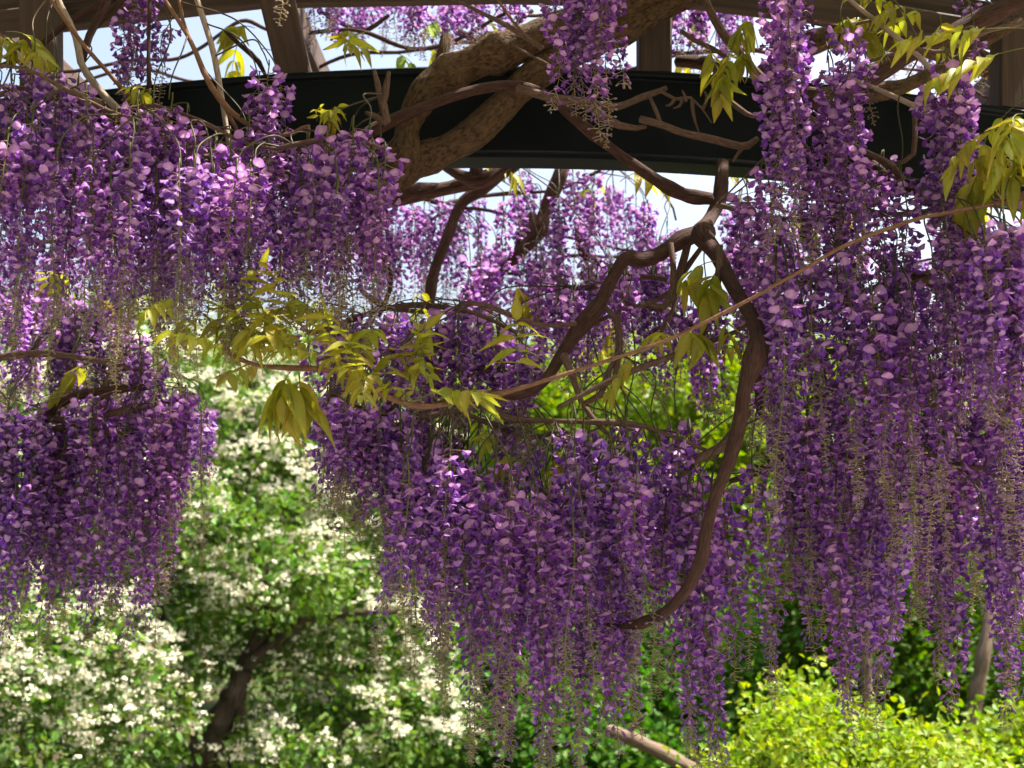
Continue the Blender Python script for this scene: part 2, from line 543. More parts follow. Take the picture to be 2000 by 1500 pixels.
def pedicel(L, rise, col):
    C = np.array([(0, 0, 0), (L * .55, 0, rise * .8), (L, 0, rise)], float)
    V, Q, T, uv = tube_arrays(C, [0.0011, 0.0009, 0.0010], 3)
    return V, Q, T[3:], np.tile(col, (len(V), 1))


def open_flower(r):
    """Pea blossom on its stalk: banner (folded back, or still a hood) with a yellow blotch, dark wings and keel."""
    A = Acc()
    pl = r.uniform(0.011, 0.024)
    rise = r.uniform(-0.003, 0.006)
    pc = np.array((0.30, 0.19, 0.15)) * r.uniform(0.8, 1.3) if r.random() < .5 else CREAM * r.uniform(.6, .9)
    A.add(*pedicel(pl, rise, pc))
    base = np.array((pl, 0, rise))
    V, Q, T, C = spindle(0.006, 0.0026, [(.35, .9), (.8, 1)], 5, (0.26, 0.13, 0.18), (0.34, 0.17, 0.33))
    A.add(V + base, Q, T, C)
    nod = rot('Y', r.uniform(0.15, 1.05))                       # the flower nods outward and down
    openness = r.choice([0.0, 0.35, 0.7, 1.0], p=[.22, .26, .27, .25])
    th = R(15 + 85 * openness + r.normal(0, 9))                 # how far the banner stands up from the keel
    phi = 1.15 - 1.45 * openness + r.normal(0, .15)             # hooded (+) to reflexed (-)
    w, h = r.uniform(0.0078, 0.0100), r.uniform(0.0150, 0.0190)
    sp, nm = np.array((math.cos(th), 0, math.sin(th))), np.array((math.sin(th), 0, -math.cos(th)))
    nu, nv = 5, 5
    V, C = [], []
    pale = np.array((0.68, 0.405, 0.72)) * r.uniform(0.82, 1.14)
    rim = np.array((0.48, 0.215, 0.59)) * r.uniform(0.85, 1.15)
    bow = r.uniform(-.25, .25)
    for j in range(nv):
        v = j / (nv - 1)
        ww = w * (0.26 + 1.02 * math.sin(math.pi * min(1, v * 0.80 + 0.06)) ** 0.8)
        if j == nv - 1: ww *= 0.55
        for i in range(nu):
            u = (i / (nu - 1)) * 2 - 1
            hh = v * h * (1 - .06 * abs(u) - (.07 if (v > .9 and abs(u) < .1) else 0))
            q = sp * hh + nm * (bow * h * v * v + abs(u) ** 1.4 * ww * math.sin(phi)) + np.array((0, u * ww * math.cos(phi * .9), 0))
            V.append(q + r.normal(0, .0004, 3))
            k = min(1, abs(u) * 0.6 + v * 0.5)
            c = pale * (1 - k) + rim * k
            if v < 0.55 and abs(u) < 0.3: c = c * 0.45 + np.array((0.66, 0.52, 0.28)) * 0.55
            C.append(c)
    Q = [(j * nu + i, j * nu + i + 1, (j + 1) * nu + i + 1, (j + 1) * nu + i) for j in range(nv - 1) for i in range(nu - 1)]
    V = np.array(V) @ rot('X', r.normal(0, .3)).T
    off = base + np.array((0.005, 0, 0.001))
    A.add(V @ nod.T + off, Q, None, np.array(C))
    dk = np.array((0.135, 0.03, 0.28)) * r.uniform(0.75, 1.35)
    kl = r.uniform(0.012, 0.0165)
    V, Q, T, C = spindle(kl, 0.0036, [(.25, .8), (.7, 1.0)], 4, (.42, .22, .48), tuple(dk), -0.12, 0.7)
    down = rot('Y', r.uniform(0.05, 0.6)) @ rot('Z', r.normal(0, .15))
    A.add(V @ (nod @ down).T + off, Q, T, C)
    for s_ in (-1, 1):
        wl, sp_ = kl * r.uniform(.95, 1.2), r.uniform(0.05, 0.5)
        V = np.array([(0, 0, 0), (wl * .45, 0, .0048), (wl * .95, 0, .0036), (wl * 1.02, .0008, -.0015), (wl * .55, .0015, -.0042)], float)
        V[:, 1] *= s_
        V = V @ rot('Z', s_ * sp_).T + np.array((0, s_ * .0022, 0))
        wc = np.array((0.25, 0.08, 0.43)) * r.uniform(.8, 1.35)
        C = np.array([wc * 1.25, wc * 1.1, wc, wc * .8, wc * .9])
        A.add(V @ (nod @ down).T + off, [(0, 1, 2, 4)], [(2, 3, 4)], C)
    return np.concatenate(A.V), np.concatenate(A.Q), np.concatenate(A.T), np.concatenate(A.C)


def purple_bud(r, t):
    """Closed bud: t = 0 nearly open and large, 1 small."""
    A = Acc()
    pl = (0.020 - 0.008 * t) * r.uniform(.85, 1.15)
    rise = r.uniform(-0.003, 0.004)
    A.add(*pedicel(pl, rise, CREAM * r.uniform(.6, 1)))
    L = (0.0165 - 0.009 * t) * r.uniform(.9, 1.1)
    c0 = np.array((0.48, 0.29, 0.50)) * r.uniform(.7, 1.1)
    c1 = np.array((0.21, 0.07, 0.34)) * r.uniform(.7, 1.2)
    V, Q, T, C = spindle(L, 0.0042 - 0.0021 * t, [(.22, .75), (.6, 1.0), (.88, .6)], 5, tuple(c0), tuple(c1), r.uniform(-.25, .15), .8)
    V = V @ rot('Y', r.uniform(-.05, .75)).T @ rot('Z', r.normal(0, .2)).T
    A.add(V + np.array((pl, 0, rise)), Q, T, C)
    return np.concatenate(A.V), np.concatenate(A.Q), np.concatenate(A.T), np.concatenate(A.C)


def tiny_bud(r, t):
    A = Acc()
    pl = (0.0145 - 0.009 * t) * r.uniform(.8, 1.15)
    rise = r.uniform(-0.002, 0.003)
    A.add(*pedicel(pl, rise, CREAM * r.uniform(.8, 1.15)))
    L = (0.0100 - 0.0050 * t) * r.uniform(.85, 1.15)
    c0 = CREAM * r.uniform(.7, 1.0)
    c1 = (np.array((0.36, 0.22, 0.40)) if r.random() < .7 else CREAM) * r.uniform(.6, 1.05)
    V, Q, T, C = spindle(L, 0.0027 - .0009 * t, [(.4, 1.0), (.8, .7)], 4, tuple(c0), tuple(c1))
    V = V @ rot('Y', r.uniform(-.3, .7)).T
    A.add(V + np.array((pl, 0, rise)), Q, T, C)
    return np.concatenate(A.V), np.concatenate(A.Q), np.concatenate(A.T), np.concatenate(A.C)


r0 = np.random.default_rng(11)
FLOWERS = [open_flower(r0) for _ in range(30)]
BUDS = [[purple_bud(r0, t) for _ in range(5)] for t in (0, .2, .4, .6, .8, 1)]
TINY = [[tiny_bud(r0, t) for _ in range(5)] for t in (0, .25, .5, .75, 1)]


def rachis_curve(L, r):
    n = max(8, int(L / 0.03))
    t = np.linspace(0, 1, n)
    ph = r.uniform(0, 6.28, 4)
    a = 0.010 * min(1.5, L / .45)
    x = a * (np.sin(t * 3 + ph[0]) - math.sin(ph[0])) + 0.004 * np.sin(t * 9 + ph[1])
    y = a * (np.sin(t * 3 + ph[2]) - math.sin(ph[2])) + 0.004 * np.sin(t * 9 + ph[3])
    k = 1 if r.random() < .8 else 2.2
    return np.stack([x * k, y * k, -t * L], 1)


def raceme_plan(L, r, openf, budf, dens=1.0):
    """Where each blossom sits: (kind, template index, matrix as 3x3, position)."""
    C = rachis_curve(L, r)
    out, s, ang = [], 0.02, r.uniform(0, 6.28)
    while s < L - 0.004:
        t = s / L
        p = np.array([np.interp(t, np.linspace(0, 1, len(C)), C[:, k]) for k in range(3)])
        ang += 2.399 + r.normal(0, .3)
        if t < openf:
            kind, ti, sc_ = 'f', r.integers(len(FLOWERS)), r.uniform(.94, 1.2) * (1.10 - .46 * (t / openf) ** 1.25)
            if t > openf * .8 and r.random() < (t / openf - .8) * 4:
                kind, ti = 'b', (0, r.integers(5))
            ds = 0.0041
            tilt = r.normal(0.18 + .42 * t / openf, .26)
        elif t < openf + budf:
            q = (t - openf) / budf
            kind, ti, sc_ = 'b', (min(5, int(q * 6)), r.integers(5)), r.uniform(.85, 1.1) * (.92 - .1 * q)
            ds = 0.0034
            tilt = r.normal(0.45, .22)
        else:
            q = (t - openf - budf) / max(1e-3, 1 - openf - budf)
            kind, ti, sc_ = 't', (min(4, int(q * 5)), r.integers(5)), r.uniform(.85, 1.15)
            ds = 0.0028
            tilt = r.normal(0.1, .25)
        M = rot('Z', ang) @ rot('Y', tilt) @ rot('X', r.normal(0, .3)) * sc_
        out.append((kind, ti, M, p))
        s += ds * r.uniform(.6, 1.5) / dens
    return C, out


def rachis_mesh(C, L, name='raceme'):
    n = len(C)
    top = np.array([C[0] + (0, 0, .012), *C])
    rad = np.linspace(.0019, .0007, n + 1)
    V, Q, T, uv = tube_arrays(top, rad, 5)
    t = np.linspace(0, 1, n + 1)
    cg, cb = np.array((0.075, 0.085, 0.018)), np.array((0.20, 0.19, 0.05))
    cc = cg[None] * (1 - t[:, None]) + cb[None] * t[:, None]
    C_ = np.concatenate([np.repeat(cc, 5, 0), cc[:1], cc[-1:]])
    return mesh_np(name, V, Q, T, C_, MT['stem'])


def bake(plan, kinds, name):
    A = Acc()
    for kind, ti, M, p in plan:
        if kind not in kinds: continue
        V, Q, T, C = FLOWERS[ti] if kind == 'f' else (BUDS if kind == 'b' else TINY)[ti[0]][ti[1]]
        A.add(V @ M.T + p, Q, T, C)
    return A.mesh(name, MT['petal']) if A.n else None


LENS_ = [0.20, 0.27, 0.35, 0.44, 0.54, 0.65, 0.78]
SHAPES = ((.80, .11), (.70, .15), (.55, .20), (.87, .07), (.36, .26), (.48, .10), (.62, .12))
VARS = {}
for L in LENS_:
    for k, (of, bf) in enumerate(SHAPES):
        r_ = np.random.default_rng(int(L * 1000) + k)
        C, plan = raceme_plan(L, r_, of, bf)
        VARS[(L, k)] = (rachis_mesh(C, L), bake(plan, 'f', 'blossom_cluster'), bake(plan, 'bt', 'bud_tip'))
FL_MESH = [mesh_np('blossom', *f, MT['petal']) for f in FLOWERS]

STALKS = []       # (vine, anchor) of every raceme, joined to wood further down


def place_raceme(vine, anchor, L, k=None, single=False, stalk=True):
    Lb = min(LENS_, key=lambda q: abs(math.log(q / max(.1, L))))
    s = min(1.15, max(.85, L / Lb))
    k = random.choices(range(7), (3, 4, 3, 3, 1.2, 3, 3))[0] if k is None else k
    M = Matrix.Translation(anchor) @ Matrix.Rotation(random.gauss(0, R(2.2)), 4, 'X') @ Matrix.Rotation(random.gauss(0, R(2.2)), 4, 'Y') @ Matrix.Rotation(random.uniform(0, 6.28), 4, 'Z') @ Matrix.Scale(s, 4)
    if stalk: STALKS.append((vine, Vector(anchor)))
    if not single:
        ra, fl, bu = VARS[(Lb, k)]
        o = link('raceme', ra, vine, M)
        for nm, me in (('blossom_cluster', fl), ('bud_tip', bu)):
            c = bpy.data.objects.new(nm, me); COL.objects.link(c); c.parent = o; c['kind'] = 'stuff'
        return o
    r_ = np.random.default_rng(random.randint(0, 10 ** 6))
    of, bf = SHAPES[k]
    C, plan = raceme_plan(Lb, r_, of, bf, 1.12)
    o = link('raceme', rachis_mesh(C, Lb), vine, M)
    for kind, ti, A, p in plan:
        if kind == 'f':
            c = bpy.data.objects.new('blossom', FL_MESH[ti]); COL.objects.link(c); c.parent = o
            m = Matrix([list(A[i] * 1.12) + [p[i]] for i in range(3)] + [[0, 0, 0, 1]])
            c.matrix_basis = m
    me = bake(plan, 'bt', 'bud_tip')
    if me:
        c = bpy.data.objects.new('bud_tip', me); COL.objects.link(c); c.parent = o; c['kind'] = 'stuff'
    return o


def rac(vine, x, y0, y1, Y, k=None, single=False):
    a = P(x, y0, Y)
    b = P(x, y1, Y)
    return place_raceme(vine, a, a.z - b.z, k, single)


def fill(vine, n, knots, Yr, Lr, ks=None, pitch=40):
    """Racemes hung through a curtain, one below another along its shoots:
    knots = (x, top y, bottom y) of the curtain, Yr depth, Lr lengths (m), pitch = spacing of the shoots."""
    xs = [q[0] for q in knots]
    off, depth, side = random.uniform(0, pitch), {}, {}
    for i in range(n):
        x = xs[0] + (xs[-1] - xs[0]) * ((i + random.random()) / n)
        c = int((x + off) // pitch)
        if c not in depth: depth[c], side[c] = random.uniform(*Yr), random.uniform(.25, .75)
        x = (c + side[c]) * pitch - off + random.gauss(0, pitch * .1)
        t, b = np.interp(x, xs, [q[1] for q in knots]), np.interp(x, xs, [q[2] for q in knots])
        Y = min(Yr[1], max(Yr[0], depth[c] + random.gauss(0, .05)))
        L = random.uniform(*Lr)
        lp = L / px_m(Y) * 0.985
        if lp > (b - t) * 1.0:
            lp = (b - t) * random.uniform(.75, 1.0)
        y0 = t + (b - t - lp) * random.random()
        rac(vine, x, y0, y0 + lp, Y, random.choice(ks) if ks else None)


# ------------------------------------------------------------------ wisteria leaves
def leaflet_mesh(r, L, w):
    """Lance-shaped leaflet along +X, folded on its midrib, with a drawn-out tip."""
    n = 8
    V, C = [], []
    brz = r.choice([0, .1, .3, .55])
    cur, fold, wav = r.uniform(-.5, .1), r.uniform(.15, .6), r.uniform(0, 6.28)
    base = np.array((0.34, 0.34, 0.020)) * r.uniform(.85, 1.15)
    rib = np.array((0.40, 0.40, 0.07))
    for i in range(n + 1):
        t = i / n
        ww = w * (math.sin(math.pi * t ** 0.72) ** 0.9) * (1 - .25 * t) if 0 < i < n else 0.0006
        zc = cur * L * t * t
        for s in (-1, 0, 1):
            z = zc + abs(s) * ww * fold + (0.05 * w * math.sin(t * 9 + wav + s) if s else 0)
            V.append((L * t, s * ww, z))
            C.append(rib if s == 0 else (base * (1 + .12 * math.sin(t * 6 + s))) * (1 - brz * t) + np.array((0.40, 0.24, 0.04)) * brz * t)
    Q = [(i * 3 + k, (i + 1) * 3 + k, (i + 1) * 3 + k + 1, i * 3 + k + 1) for i in range(n) for k in (0, 1)]
    return np.array(V), Q, None, np.array(C)


r1 = np.random.default_rng(5)
LEAFLETS = [leaflet_mesh(r1, r1.uniform(.055, .085), r1.uniform(.010, .0155)) for _ in range(9)]
LEAFLET_ME = [mesh_np('leaflet', *q, MT['leaf']) for q in LEAFLETS]


def compound_leaf(vine, base, direction, L=0.16, pairs=4, droop=0.6, sc_=1.0, joined=False, tint=None):
    """Pinnate leaf: green rachis with paired leaflets and an end leaflet, hanging from its own weight."""
    d = Vector(direction).normalized()
    n = 10
    C = [np.array(base, float)]
    v = np.array(d)
    for i in range(n):
        v = v + np.array((0, 0, -droop * 1.6 / n)); v /= np.linalg.norm(v)
        C.append(C[-1] + v * L / n)
    C = np.array(C)
    Vt, Qt, Tt, _ = tube_arrays(C - C[0], np.linspace(.0014, .0006, n + 1) * sc_, 4)
    col = np.array((0.11, 0.13, 0.02))
    A = Acc(); A.add(Vt, Qt, Tt, np.tile(col, (len(Vt), 1)))
    slots = []
    ts = np.linspace(.38, .94, pairs)
    for t in ts:
        for s in (-1, 1):
            slots.append((t, s))
    slots.append((1.0, 0))
    items = []
    for t, s in slots:
        k = t * n
        i = min(int(k), n - 1)
        p = C[i] + (C[i + 1] - C[i]) * (k - i) - C[0]
        tan = Vector(C[i + 1] - C[i]).normalized()
        side = tan.cross(Vector((0, 0, 1)))
        side = side.normalized() if side.length > .05 else Vector((random.gauss(0, 1), random.gauss(0, 1), 0)).normalized()
        dr = (side * s * random.uniform(.7, 1.1) + tan * random.uniform(.35, .8) + Vector((0, 0, -random.uniform(.1, .3 + droop * 1.3)))).normalized()
        if s == 0: dr = (tan + Vector((random.gauss(0, .2), random.gauss(0, .2), -.2))).normalized()
        zz = (Vector((random.gauss(0, .35), random.gauss(0, .35), 1)) - dr * dr.z)
        yv = zz.cross(dr).normalized()
        zv = dr.cross(yv)
        sz = sc_ * random.uniform(.75, 1.15) * (0.75 + .5 * math.sin(math.pi * (t * .8)))
        M = Matrix((dr, yv, zv)).transposed() * sz
        items.append((random.randrange(len(LEAFLETS)), M, p))
    if joined:
        for li, M, p in items:
            V, Q, T, Cc = LEAFLETS[li]
            A.add(V @ np.array(M).T + p, Q, T, Cc if tint is None else Cc * tint)
        return link('leaf', A.mesh('leaf', MT['leaf']), vine, Matrix.Translation(C[0]))
    o = link('leaf', A.mesh('leaf', MT['stem']), vine, Matrix.Translation(C[0]))
    for li, M, p in items:
        c = bpy.data.objects.new('leaflet', LEAFLET_ME[li]); COL.objects.link(c); c.parent = o
        m = M.to_4x4(); m.translation = Vector(p)
        c.matrix_basis = m
    return o


# ------------------------------------------------------------------ the wisterias
wA = thing('wisteria', (-2.1, 3.2, 0), 'wisteria with thick twisted lichen-spotted trunk slung over the black beam', 'wisteria')
wB = thing('wisteria', (2.1, 3.65, 0), 'wisteria with long bare J-shaped limb dangling below the beam among purple curtains', 'wisteria')
wE = thing('wisteria', (2.45, 3.15, 0), 'wisteria forming the dense purple curtain that hangs above the yellow-green shrub', 'wisteria')
wC = thing('wisteria', (-2.15, 4.4, 0), 'wisteria with low bough of purple racemes hanging before the white hawthorn', 'wisteria')
wD = thing('wisteria', (2.85, 4.8, 0), 'wisteria with paler backlit racemes behind the beam against white sky', 'wisteria')

# --- A: trunk over the beam
Yt = 3.22
branch(wA, [(-2.1, 3.2, 0), (-2.05, 3.18, .8), (-2.16, 3.24, 1.6), (-2.0, 3.2, 2.2), (-1.6, 3.25, 2.5), P(150, 330, 3.26), P(330, 300, 3.25)], [.075, .065, .06, .055, .05, .045, .04], 'bark', 'trunk', 12, .07, twist=.8)
pbranch(wA, [(330, 300), (430, 300), (520, 335), (610, 370), (700, 385), (760, 350), (800, 322), (860, 297), (920, 262), (975, 215), (1020, 168), (1080, 125), (1150, 85), (1230, 45), (1330, 0), (1480, -70)], Yt,
        [24, 24, 26, 30, 34, 36, 33, 31, 33, 34, 31, 30, 30, 28, 27, 26], 'bark', name='limb', sides=14, rough=.05, twist=.9, step=.018, knots=5)
pbranch(wA, [(745, 350), (775, 330), (792, 290), (800, 240), (828, 188), (870, 150), (930, 118), (1000, 92), (1070, 64), (1150, 40), (1260, -10), (1400, -80)], Yt - .02,
        [26, 31, 28, 28, 33, 36, 34, 33, 33, 31, 30, 28], 'bark', name='limb', sides=14, rough=.05, twist=.9, step=.018, knots=5)
pbranch(wA, [(845, 165), (862, 118), (872, 68)], Yt - .03, [19, 14, 12], 'bark', sides=9, rough=.1)
pbranch(wA, [(865, 170), (900, 160), (950, 140), (1010, 118)], Yt + .06, [7, 8, 8, 9], 'twig')
pbranch(wA, [(560, 330), (640, 298), (700, 270), (760, 240), (850, 203), (940, 175), (1012, 170), (1075, 192), (1130, 240), (1180, 278), (1225, 312), (1285, 352), (1340, 380), (1390, 388)], (3.08, 3.16),
        [8, 9, 10, 10, 10, 10, 11, 11, 11, 11, 12, 12, 13, 14], 'limb', rough=.05, wob=.002, knots=6, step=.02)
pbranch(wA, [(1010, 172), (1085, 194), (1135, 198), (1200, 208), (1250, 190), (1302, 172)], 3.07, [9, 8, 7, 6, 6, 5], 'twig', knots=4, wob=.002, step=.02)
pbranch(wA, [(1150, 200), (1185, 236), (1235, 250), (1262, 246)], 3.06, [6, 5, 5, 5], 'twig', knots=2)
pbranch(wA, [(1250, 233), (1290, 243), (1330, 258), (1390, 272), (1452, 286), (1480, 270)], 3.05, [6, 6, 6, 7, 7, 5], 'twig', knots=4, step=.02)
pbranch(wA, [(1452, 286), (1438, 305), (1432, 316)], 3.05, [5, 4, 3], 'twig')
pbranch(wA, [(1290, 240), (1282, 218), (1270, 192)], 3.05, [4, 4, 3], 'twig')
for tw in ([(1290, 178), (1320, 195), (1350, 192), (1372, 212), (1390, 240)], [(1330, 190), (1328, 205), (1315, 212)], [(1352, 196), (1355, 225), (1365, 258)],
           [(1340, 198), (1336, 182), (1332, 176)], [(1318, 192), (1310, 204), (1300, 206)], [(1372, 212), (1382, 195), (1376, 178)]):
    pbranch(wA, tw, 3.05, [3.2, 2.4, 1.7, 1.0], 'twig', knots=2, wob=.002, rough=.12)
for tw in ([(756, 240), (748, 205), (737, 165), (730, 135)], [(749, 200), (754, 175), (760, 140)], [(755, 241), (735, 228), (714, 220)]):
    pbranch(wA, tw, 3.03, [5, 4, 2.5], 'twig', knots=2, rough=.1)
# shoots at the upper left
pbranch(wA, [(100, -40), (115, 0), (147, 70), (161, 133), (210, 196), (259, 241), (300, 275)], 2.95, [6, 6, 7, 8, 9, 9, 8], 'pale', wob=.002)
pbranch(wA, [(80, -40), (101, 0), (157, 80), (210, 140), (241, 175), (283, 210), (320, 250)], 2.85, [4, 4, 5, 4, 4, 4, 3], 'young')
pbranch(wA, [(375, -40), (385, 0), (413, 87), (427, 157), (437, 217), (448, 290)], 2.9, [5, 6, 6, 6, 6, 5], 'pale')
pbranch(wA, [(300, -40), (322, 0), (371, 77), (402, 150), (437, 203), (480, 241), (525, 262), (567, 262), (602, 246), (600, 275)], 2.82, [4, 4, 5, 6, 6, 5, 4, 4, 4, 3], 'young')
pbranch(wA, [(437, 203), (458, 245), (478, 275)], 2.83, [5, 4, 3], 'young')
pbranch(wA, [(350, -30), (352, 20), (368, 72)], 2.86, [4, 4, 4], 'young')
pbranch(wA, [(-60, 40), (0, 77), (70, 136), (140, 178), (203, 200)], 2.98, [6, 7, 7, 7, 5], 'pale')
pbranch(wA, [(225, -40), (210, 0), (175, 70), (160, 120)], 3.05, [8, 8, 8, 7], 'limb')
pbranch(wA, [(260, -30), (203, 7), (140, 38), (63, 101), (0, 130)], 3.1, [7, 8, 7, 6, 6], 'limb')
pbranch(wA, [(290, -40), (292, 0), (290, 90), (291, 170)], 2.9, [4, 4, 4, 5], 'limb')
pbranch(wA, [(260, -20), (190, 50), (160, 90)], 3.1, [5, 5, 4], 'limb')
pbranch(wA, [(-20, 60), (60, 120), (150, 190), (260, 250), (350, 290), (440, 300), (560, 290), (690, 300)], 3.0, [7, 8, 9, 9, 9, 8, 7, 6], 'twig', wob=.01, knots=5)
pbranch(wA, [(-40, 200), (60, 180), (160, 230), (250, 300), (340, 330)], 2.85, [6, 7, 7, 6, 5], 'twig', wob=.01)
for (tw, Y) in (([(-30, 130), (60, 150), (150, 190), (230, 220), (320, 240)], 2.72), ([(230, 215), (300, 200), (380, 230), (460, 270), (560, 290)], 2.75), ([(540, 290), (620, 270), (690, 255), (750, 290)], 2.74), ([(-30, 300), (100, 290), (240, 320), (380, 330)], 2.9), ([(380, 330), (500, 320), (620, 330), (740, 330)], 2.95)):
    pbranch(wA, tw, Y, [3, 4, 4, 3], 'twig', knots=3, wob=.01)
# upper right limbs in front of and over the beam
pbranch(wA, [(1580, 205), (1640, 172), (1720, 138), (1797, 95), (1900, 48), (2010, -10), (2120, -70)], 3.15, [13, 16, 18, 17, 17, 18, 18], 'limb', sides=10, rough=.05, knots=3)
pbranch(wA, [(1560, 178), (1640, 182), (1720, 178), (1790, 158), (1880, 108), (1990, 40)], 3.22, [10, 13, 14, 14, 13, 13], 'bark', sides=10, knots=3)
pbranch(wA, [(1640, -30), (1660, 0), (1725, 52), (1790, 105), (1830, 150)], 2.8, [4, 5, 5, 5, 4], 'pale')
pbranch(wA, [(1600, 150), (1675, 160), (1783, 206), (1880, 260), (1990, 330)], 2.95, [5, 5, 6, 5, 5], 'pale')
pbranch(wA, [(1365, -30), (1377, 0), (1400, 45), (1430, 88), (1480, 140), (1560, 215), (1640, 262)], 3.05, [8, 8, 8, 8, 6, 6, 5], 'twig', wob=.003)
pbranch(wA, [(1330, 60), (1360, 80), (1420, 110), (1391, 157), (1457, 220), (1480, 226)], 3.08, [5, 5, 5, 6, 6, 4], 'twig', wob=.003)
pbranch(wA, [(1600, 250), (1685, 294), (1737, 322), (1765, 352)], 3.0, [5, 6, 7, 6], 'twig', knots=2)
pbranch(wA, [(1737, 322), (1780, 308), (1787, 260), (1785, 215)], 3.05, [5, 5, 5, 4], 'twig')
pbranch(wA, [(1700, 320), (1740, 350), (1790, 375)], 3.1, [9, 10, 9], 'limb')
pbranch(wA, [(850, -20), (930, 20), (990, 50), (1060, 95)], 2.95, [3, 4, 5, 5], 'twig')
pbranch(wA, [(960, -20), (1000, 40), (1045, 88)], 2.95, [3, 3, 3], 'young')
pbranch(wA, [(1000, 88), (1030, 105), (1070, 125)], 3.1, [3, 3, 3], 'twig')
pbranch(wA, [(905, -40), (1010, -30), (1120, -50), (1260, -60), (1420, -70), (1560, -55), (1700, -30), (1860, -10)], 2.75, [8, 9, 9, 9, 9, 8, 8, 8], 'twig', wob=.01)
pbranch(wA, [(1480, -60), (1560, 30), (1640, 50), (1700, 40)], 2.78, [5, 4, 4, 3], 'twig', wob=.004)
pbranch(wA, [(1700, 120), (1780, 100), (1840, 105), (1930, 60), (2020, 40)], 2.72, [4, 4, 4, 5, 5], 'twig', wob=.004)

# hero racemes: every blossom its own piece
rac(wA, 1530, -60, 470, 2.66, 0, True)
rac(wA, 1640, 45, 560, 2.7, 0, True)
rac(wA, 1848, 105, 600, 2.66, 0)
rac(wA, 1862, 130, 520, 2.7, 3)
rac(wA, 1835, 150, 560, 2.72, 0)
rac(wA, 1545, 60, 470, 2.72, 6)
rac(wA, 1520, 10, 400, 2.74, 3)
rac(wA, 1628, 150, 520, 2.74, 3)
rac(wA, 1095, -90, 205, 2.72, 3)
rac(wA, 1180, -90, 280, 2.7, 0)
rac(wA, 1110, -70, 190, 2.76, 3)
rac(wA, 1150, -100, 230, 2.76, 0)
rac(wA, 1165, -110, 300, 2.74, 2)
rac(wA, 1125, -100, 230, 2.8, 1)
rac(wA, 1195, -60, 170, 2.82, 3)
rac(wA, 1500, -40, 360, 2.82, 1)
rac(wA, 1560, -60, 260, 2.85, 3)
rac(wA, 1505, 120, 520, 2.78, 1)
rac(wA, 1660, 200, 640, 2.85)
rac(wA, 1615, 120, 480, 2.85)
rac(wA, 1690, 110, 250, 2.95, 4)
rac(wA, 1880, 160, 560, 2.85)
rac(wA, 1815, 170, 560, 2.82)
rac(wA, 1900, 260, 700, 2.75)
rac(wA, 1760, 330, 760, 2.85)
rac(wA, 545, -110, 62, 2.7, 4)
rac(wA, 1905, 60, 160, 2.9, 4)
rac(wA, 1890, -10, 60, 3.3, 3)
# left mass
for q in ((525, 125, 340, 2.75), (505, 150, 420, 2.8), (548, 150, 360, 2.86), (270, -60, 165, 3.2), (240, 20, 190, 3.25), (300, -40, 200, 3.3), (330, 40, 210, 3.3), (260, 60, 220, 3.28),
          (690, 235, 610, 2.72), (720, 250, 560, 2.78), (750, 290, 480, 2.74), (640, 250, 660, 2.7), (600, 270, 640, 2.76),
          (270, 190, 700, 2.68), (330, 190, 640, 2.72), (370, 215, 620, 2.75), (235, 215, 640, 2.75), (300, 205, 560, 2.82), (410, 330, 720, 2.7), (450, 260, 680, 2.72), (485, 230, 690, 2.76)):
    rac(wA, *q)
fill(wA, 22, [(-30, 95, 690), (90, 100, 700), (200, 190, 700), (300, 260, 720)], (2.6, 3.1), (.36, .52))
fill(wA, 20, [(-20, 230, 740), (120, 260, 770), (270, 290, 800), (420, 300, 760), (560, 320, 700), (740, 330, 690)], (2.55, 2.75), (.44, .52), (2, 4, 5, 5))
fill(wA, 24, [(220, 260, 720), (380, 300, 700), (560, 270, 720), (700, 280, 700), (760, 320, 620)], (2.65, 3.15), (.30, .52), (0, 1, 2, 5, 6, 6))
fill(wA, 13, [(-20, 110, 480), (200, 150, 520), (380, 240, 520), (740, 270, 500)], (2.7, 3.2), (.26, .36), (0, 3))

# --- B: dangling limb, long shoot, central and right curtains
branch(wB, [(2.1, 3.65, 0), (2.15, 3.7, 1.0), (2.05, 3.62, 2.0), (1.9, 3.65, 2.65), (1.5, 3.7, 3.1), (.95, 3.66, 3.2), P(1430, 230, 3.6), P(1412, 330, 3.5)], [.06, .055, .05, .045, .04, .035, .03, .027], 'bark', 'trunk', 12, .06)
pbranch(wB, [(1412, 320), (1410, 350), (1404, 392), (1388, 425), (1372, 458, 3.08), (1400, 500, 3.0), (1432, 560, 2.9), (1464, 612, 2.82), (1482, 655, 2.76), (1474, 700, 2.72), (1456, 760, 2.7), (1446, 825, 2.7), (1424, 905, 2.7), (1396, 972, 2.7), (1379, 1040, 2.7), (1368, 1095, 2.7), (1340, 1150, 2.72), (1300, 1192, 2.78), (1258, 1214, 2.84), (1215, 1220, 2.92), (1150, 1208, 3.05), (1095, 1196, 3.12)],
        (3.25, 2.72), [16, 16, 16, 15, 20, 14, 14, 14, 15, 21, 13, 12, 12, 11, 11, 11, 11, 10, 9, 8, 6, 4], 'limb', name='limb', sides=12, rough=.045, step=.015, knots=2, wob=.0015)
pbranch(wB, [(1378, 452), (1330, 468), (1290, 494), (1252, 506), (1220, 505), (1195, 545), (1165, 600), (1125, 648), (1092, 700), (1062, 745), (1020, 770), (930, 772), (850, 790)],
        (3.15, 2.95), [18, 15, 15, 15, 14, 14, 14, 13, 13, 12, 10, 8, 5], 'limb', name='limb', sides=10, rough=.05, step=.018, knots=5, wob=.002)
pbranch(wB, [(1480, 690), (1492, 720), (1485, 770), (1488, 815)], 3.05, [10, 12, 8, 6], 'limb', rough=.14, knots=3)
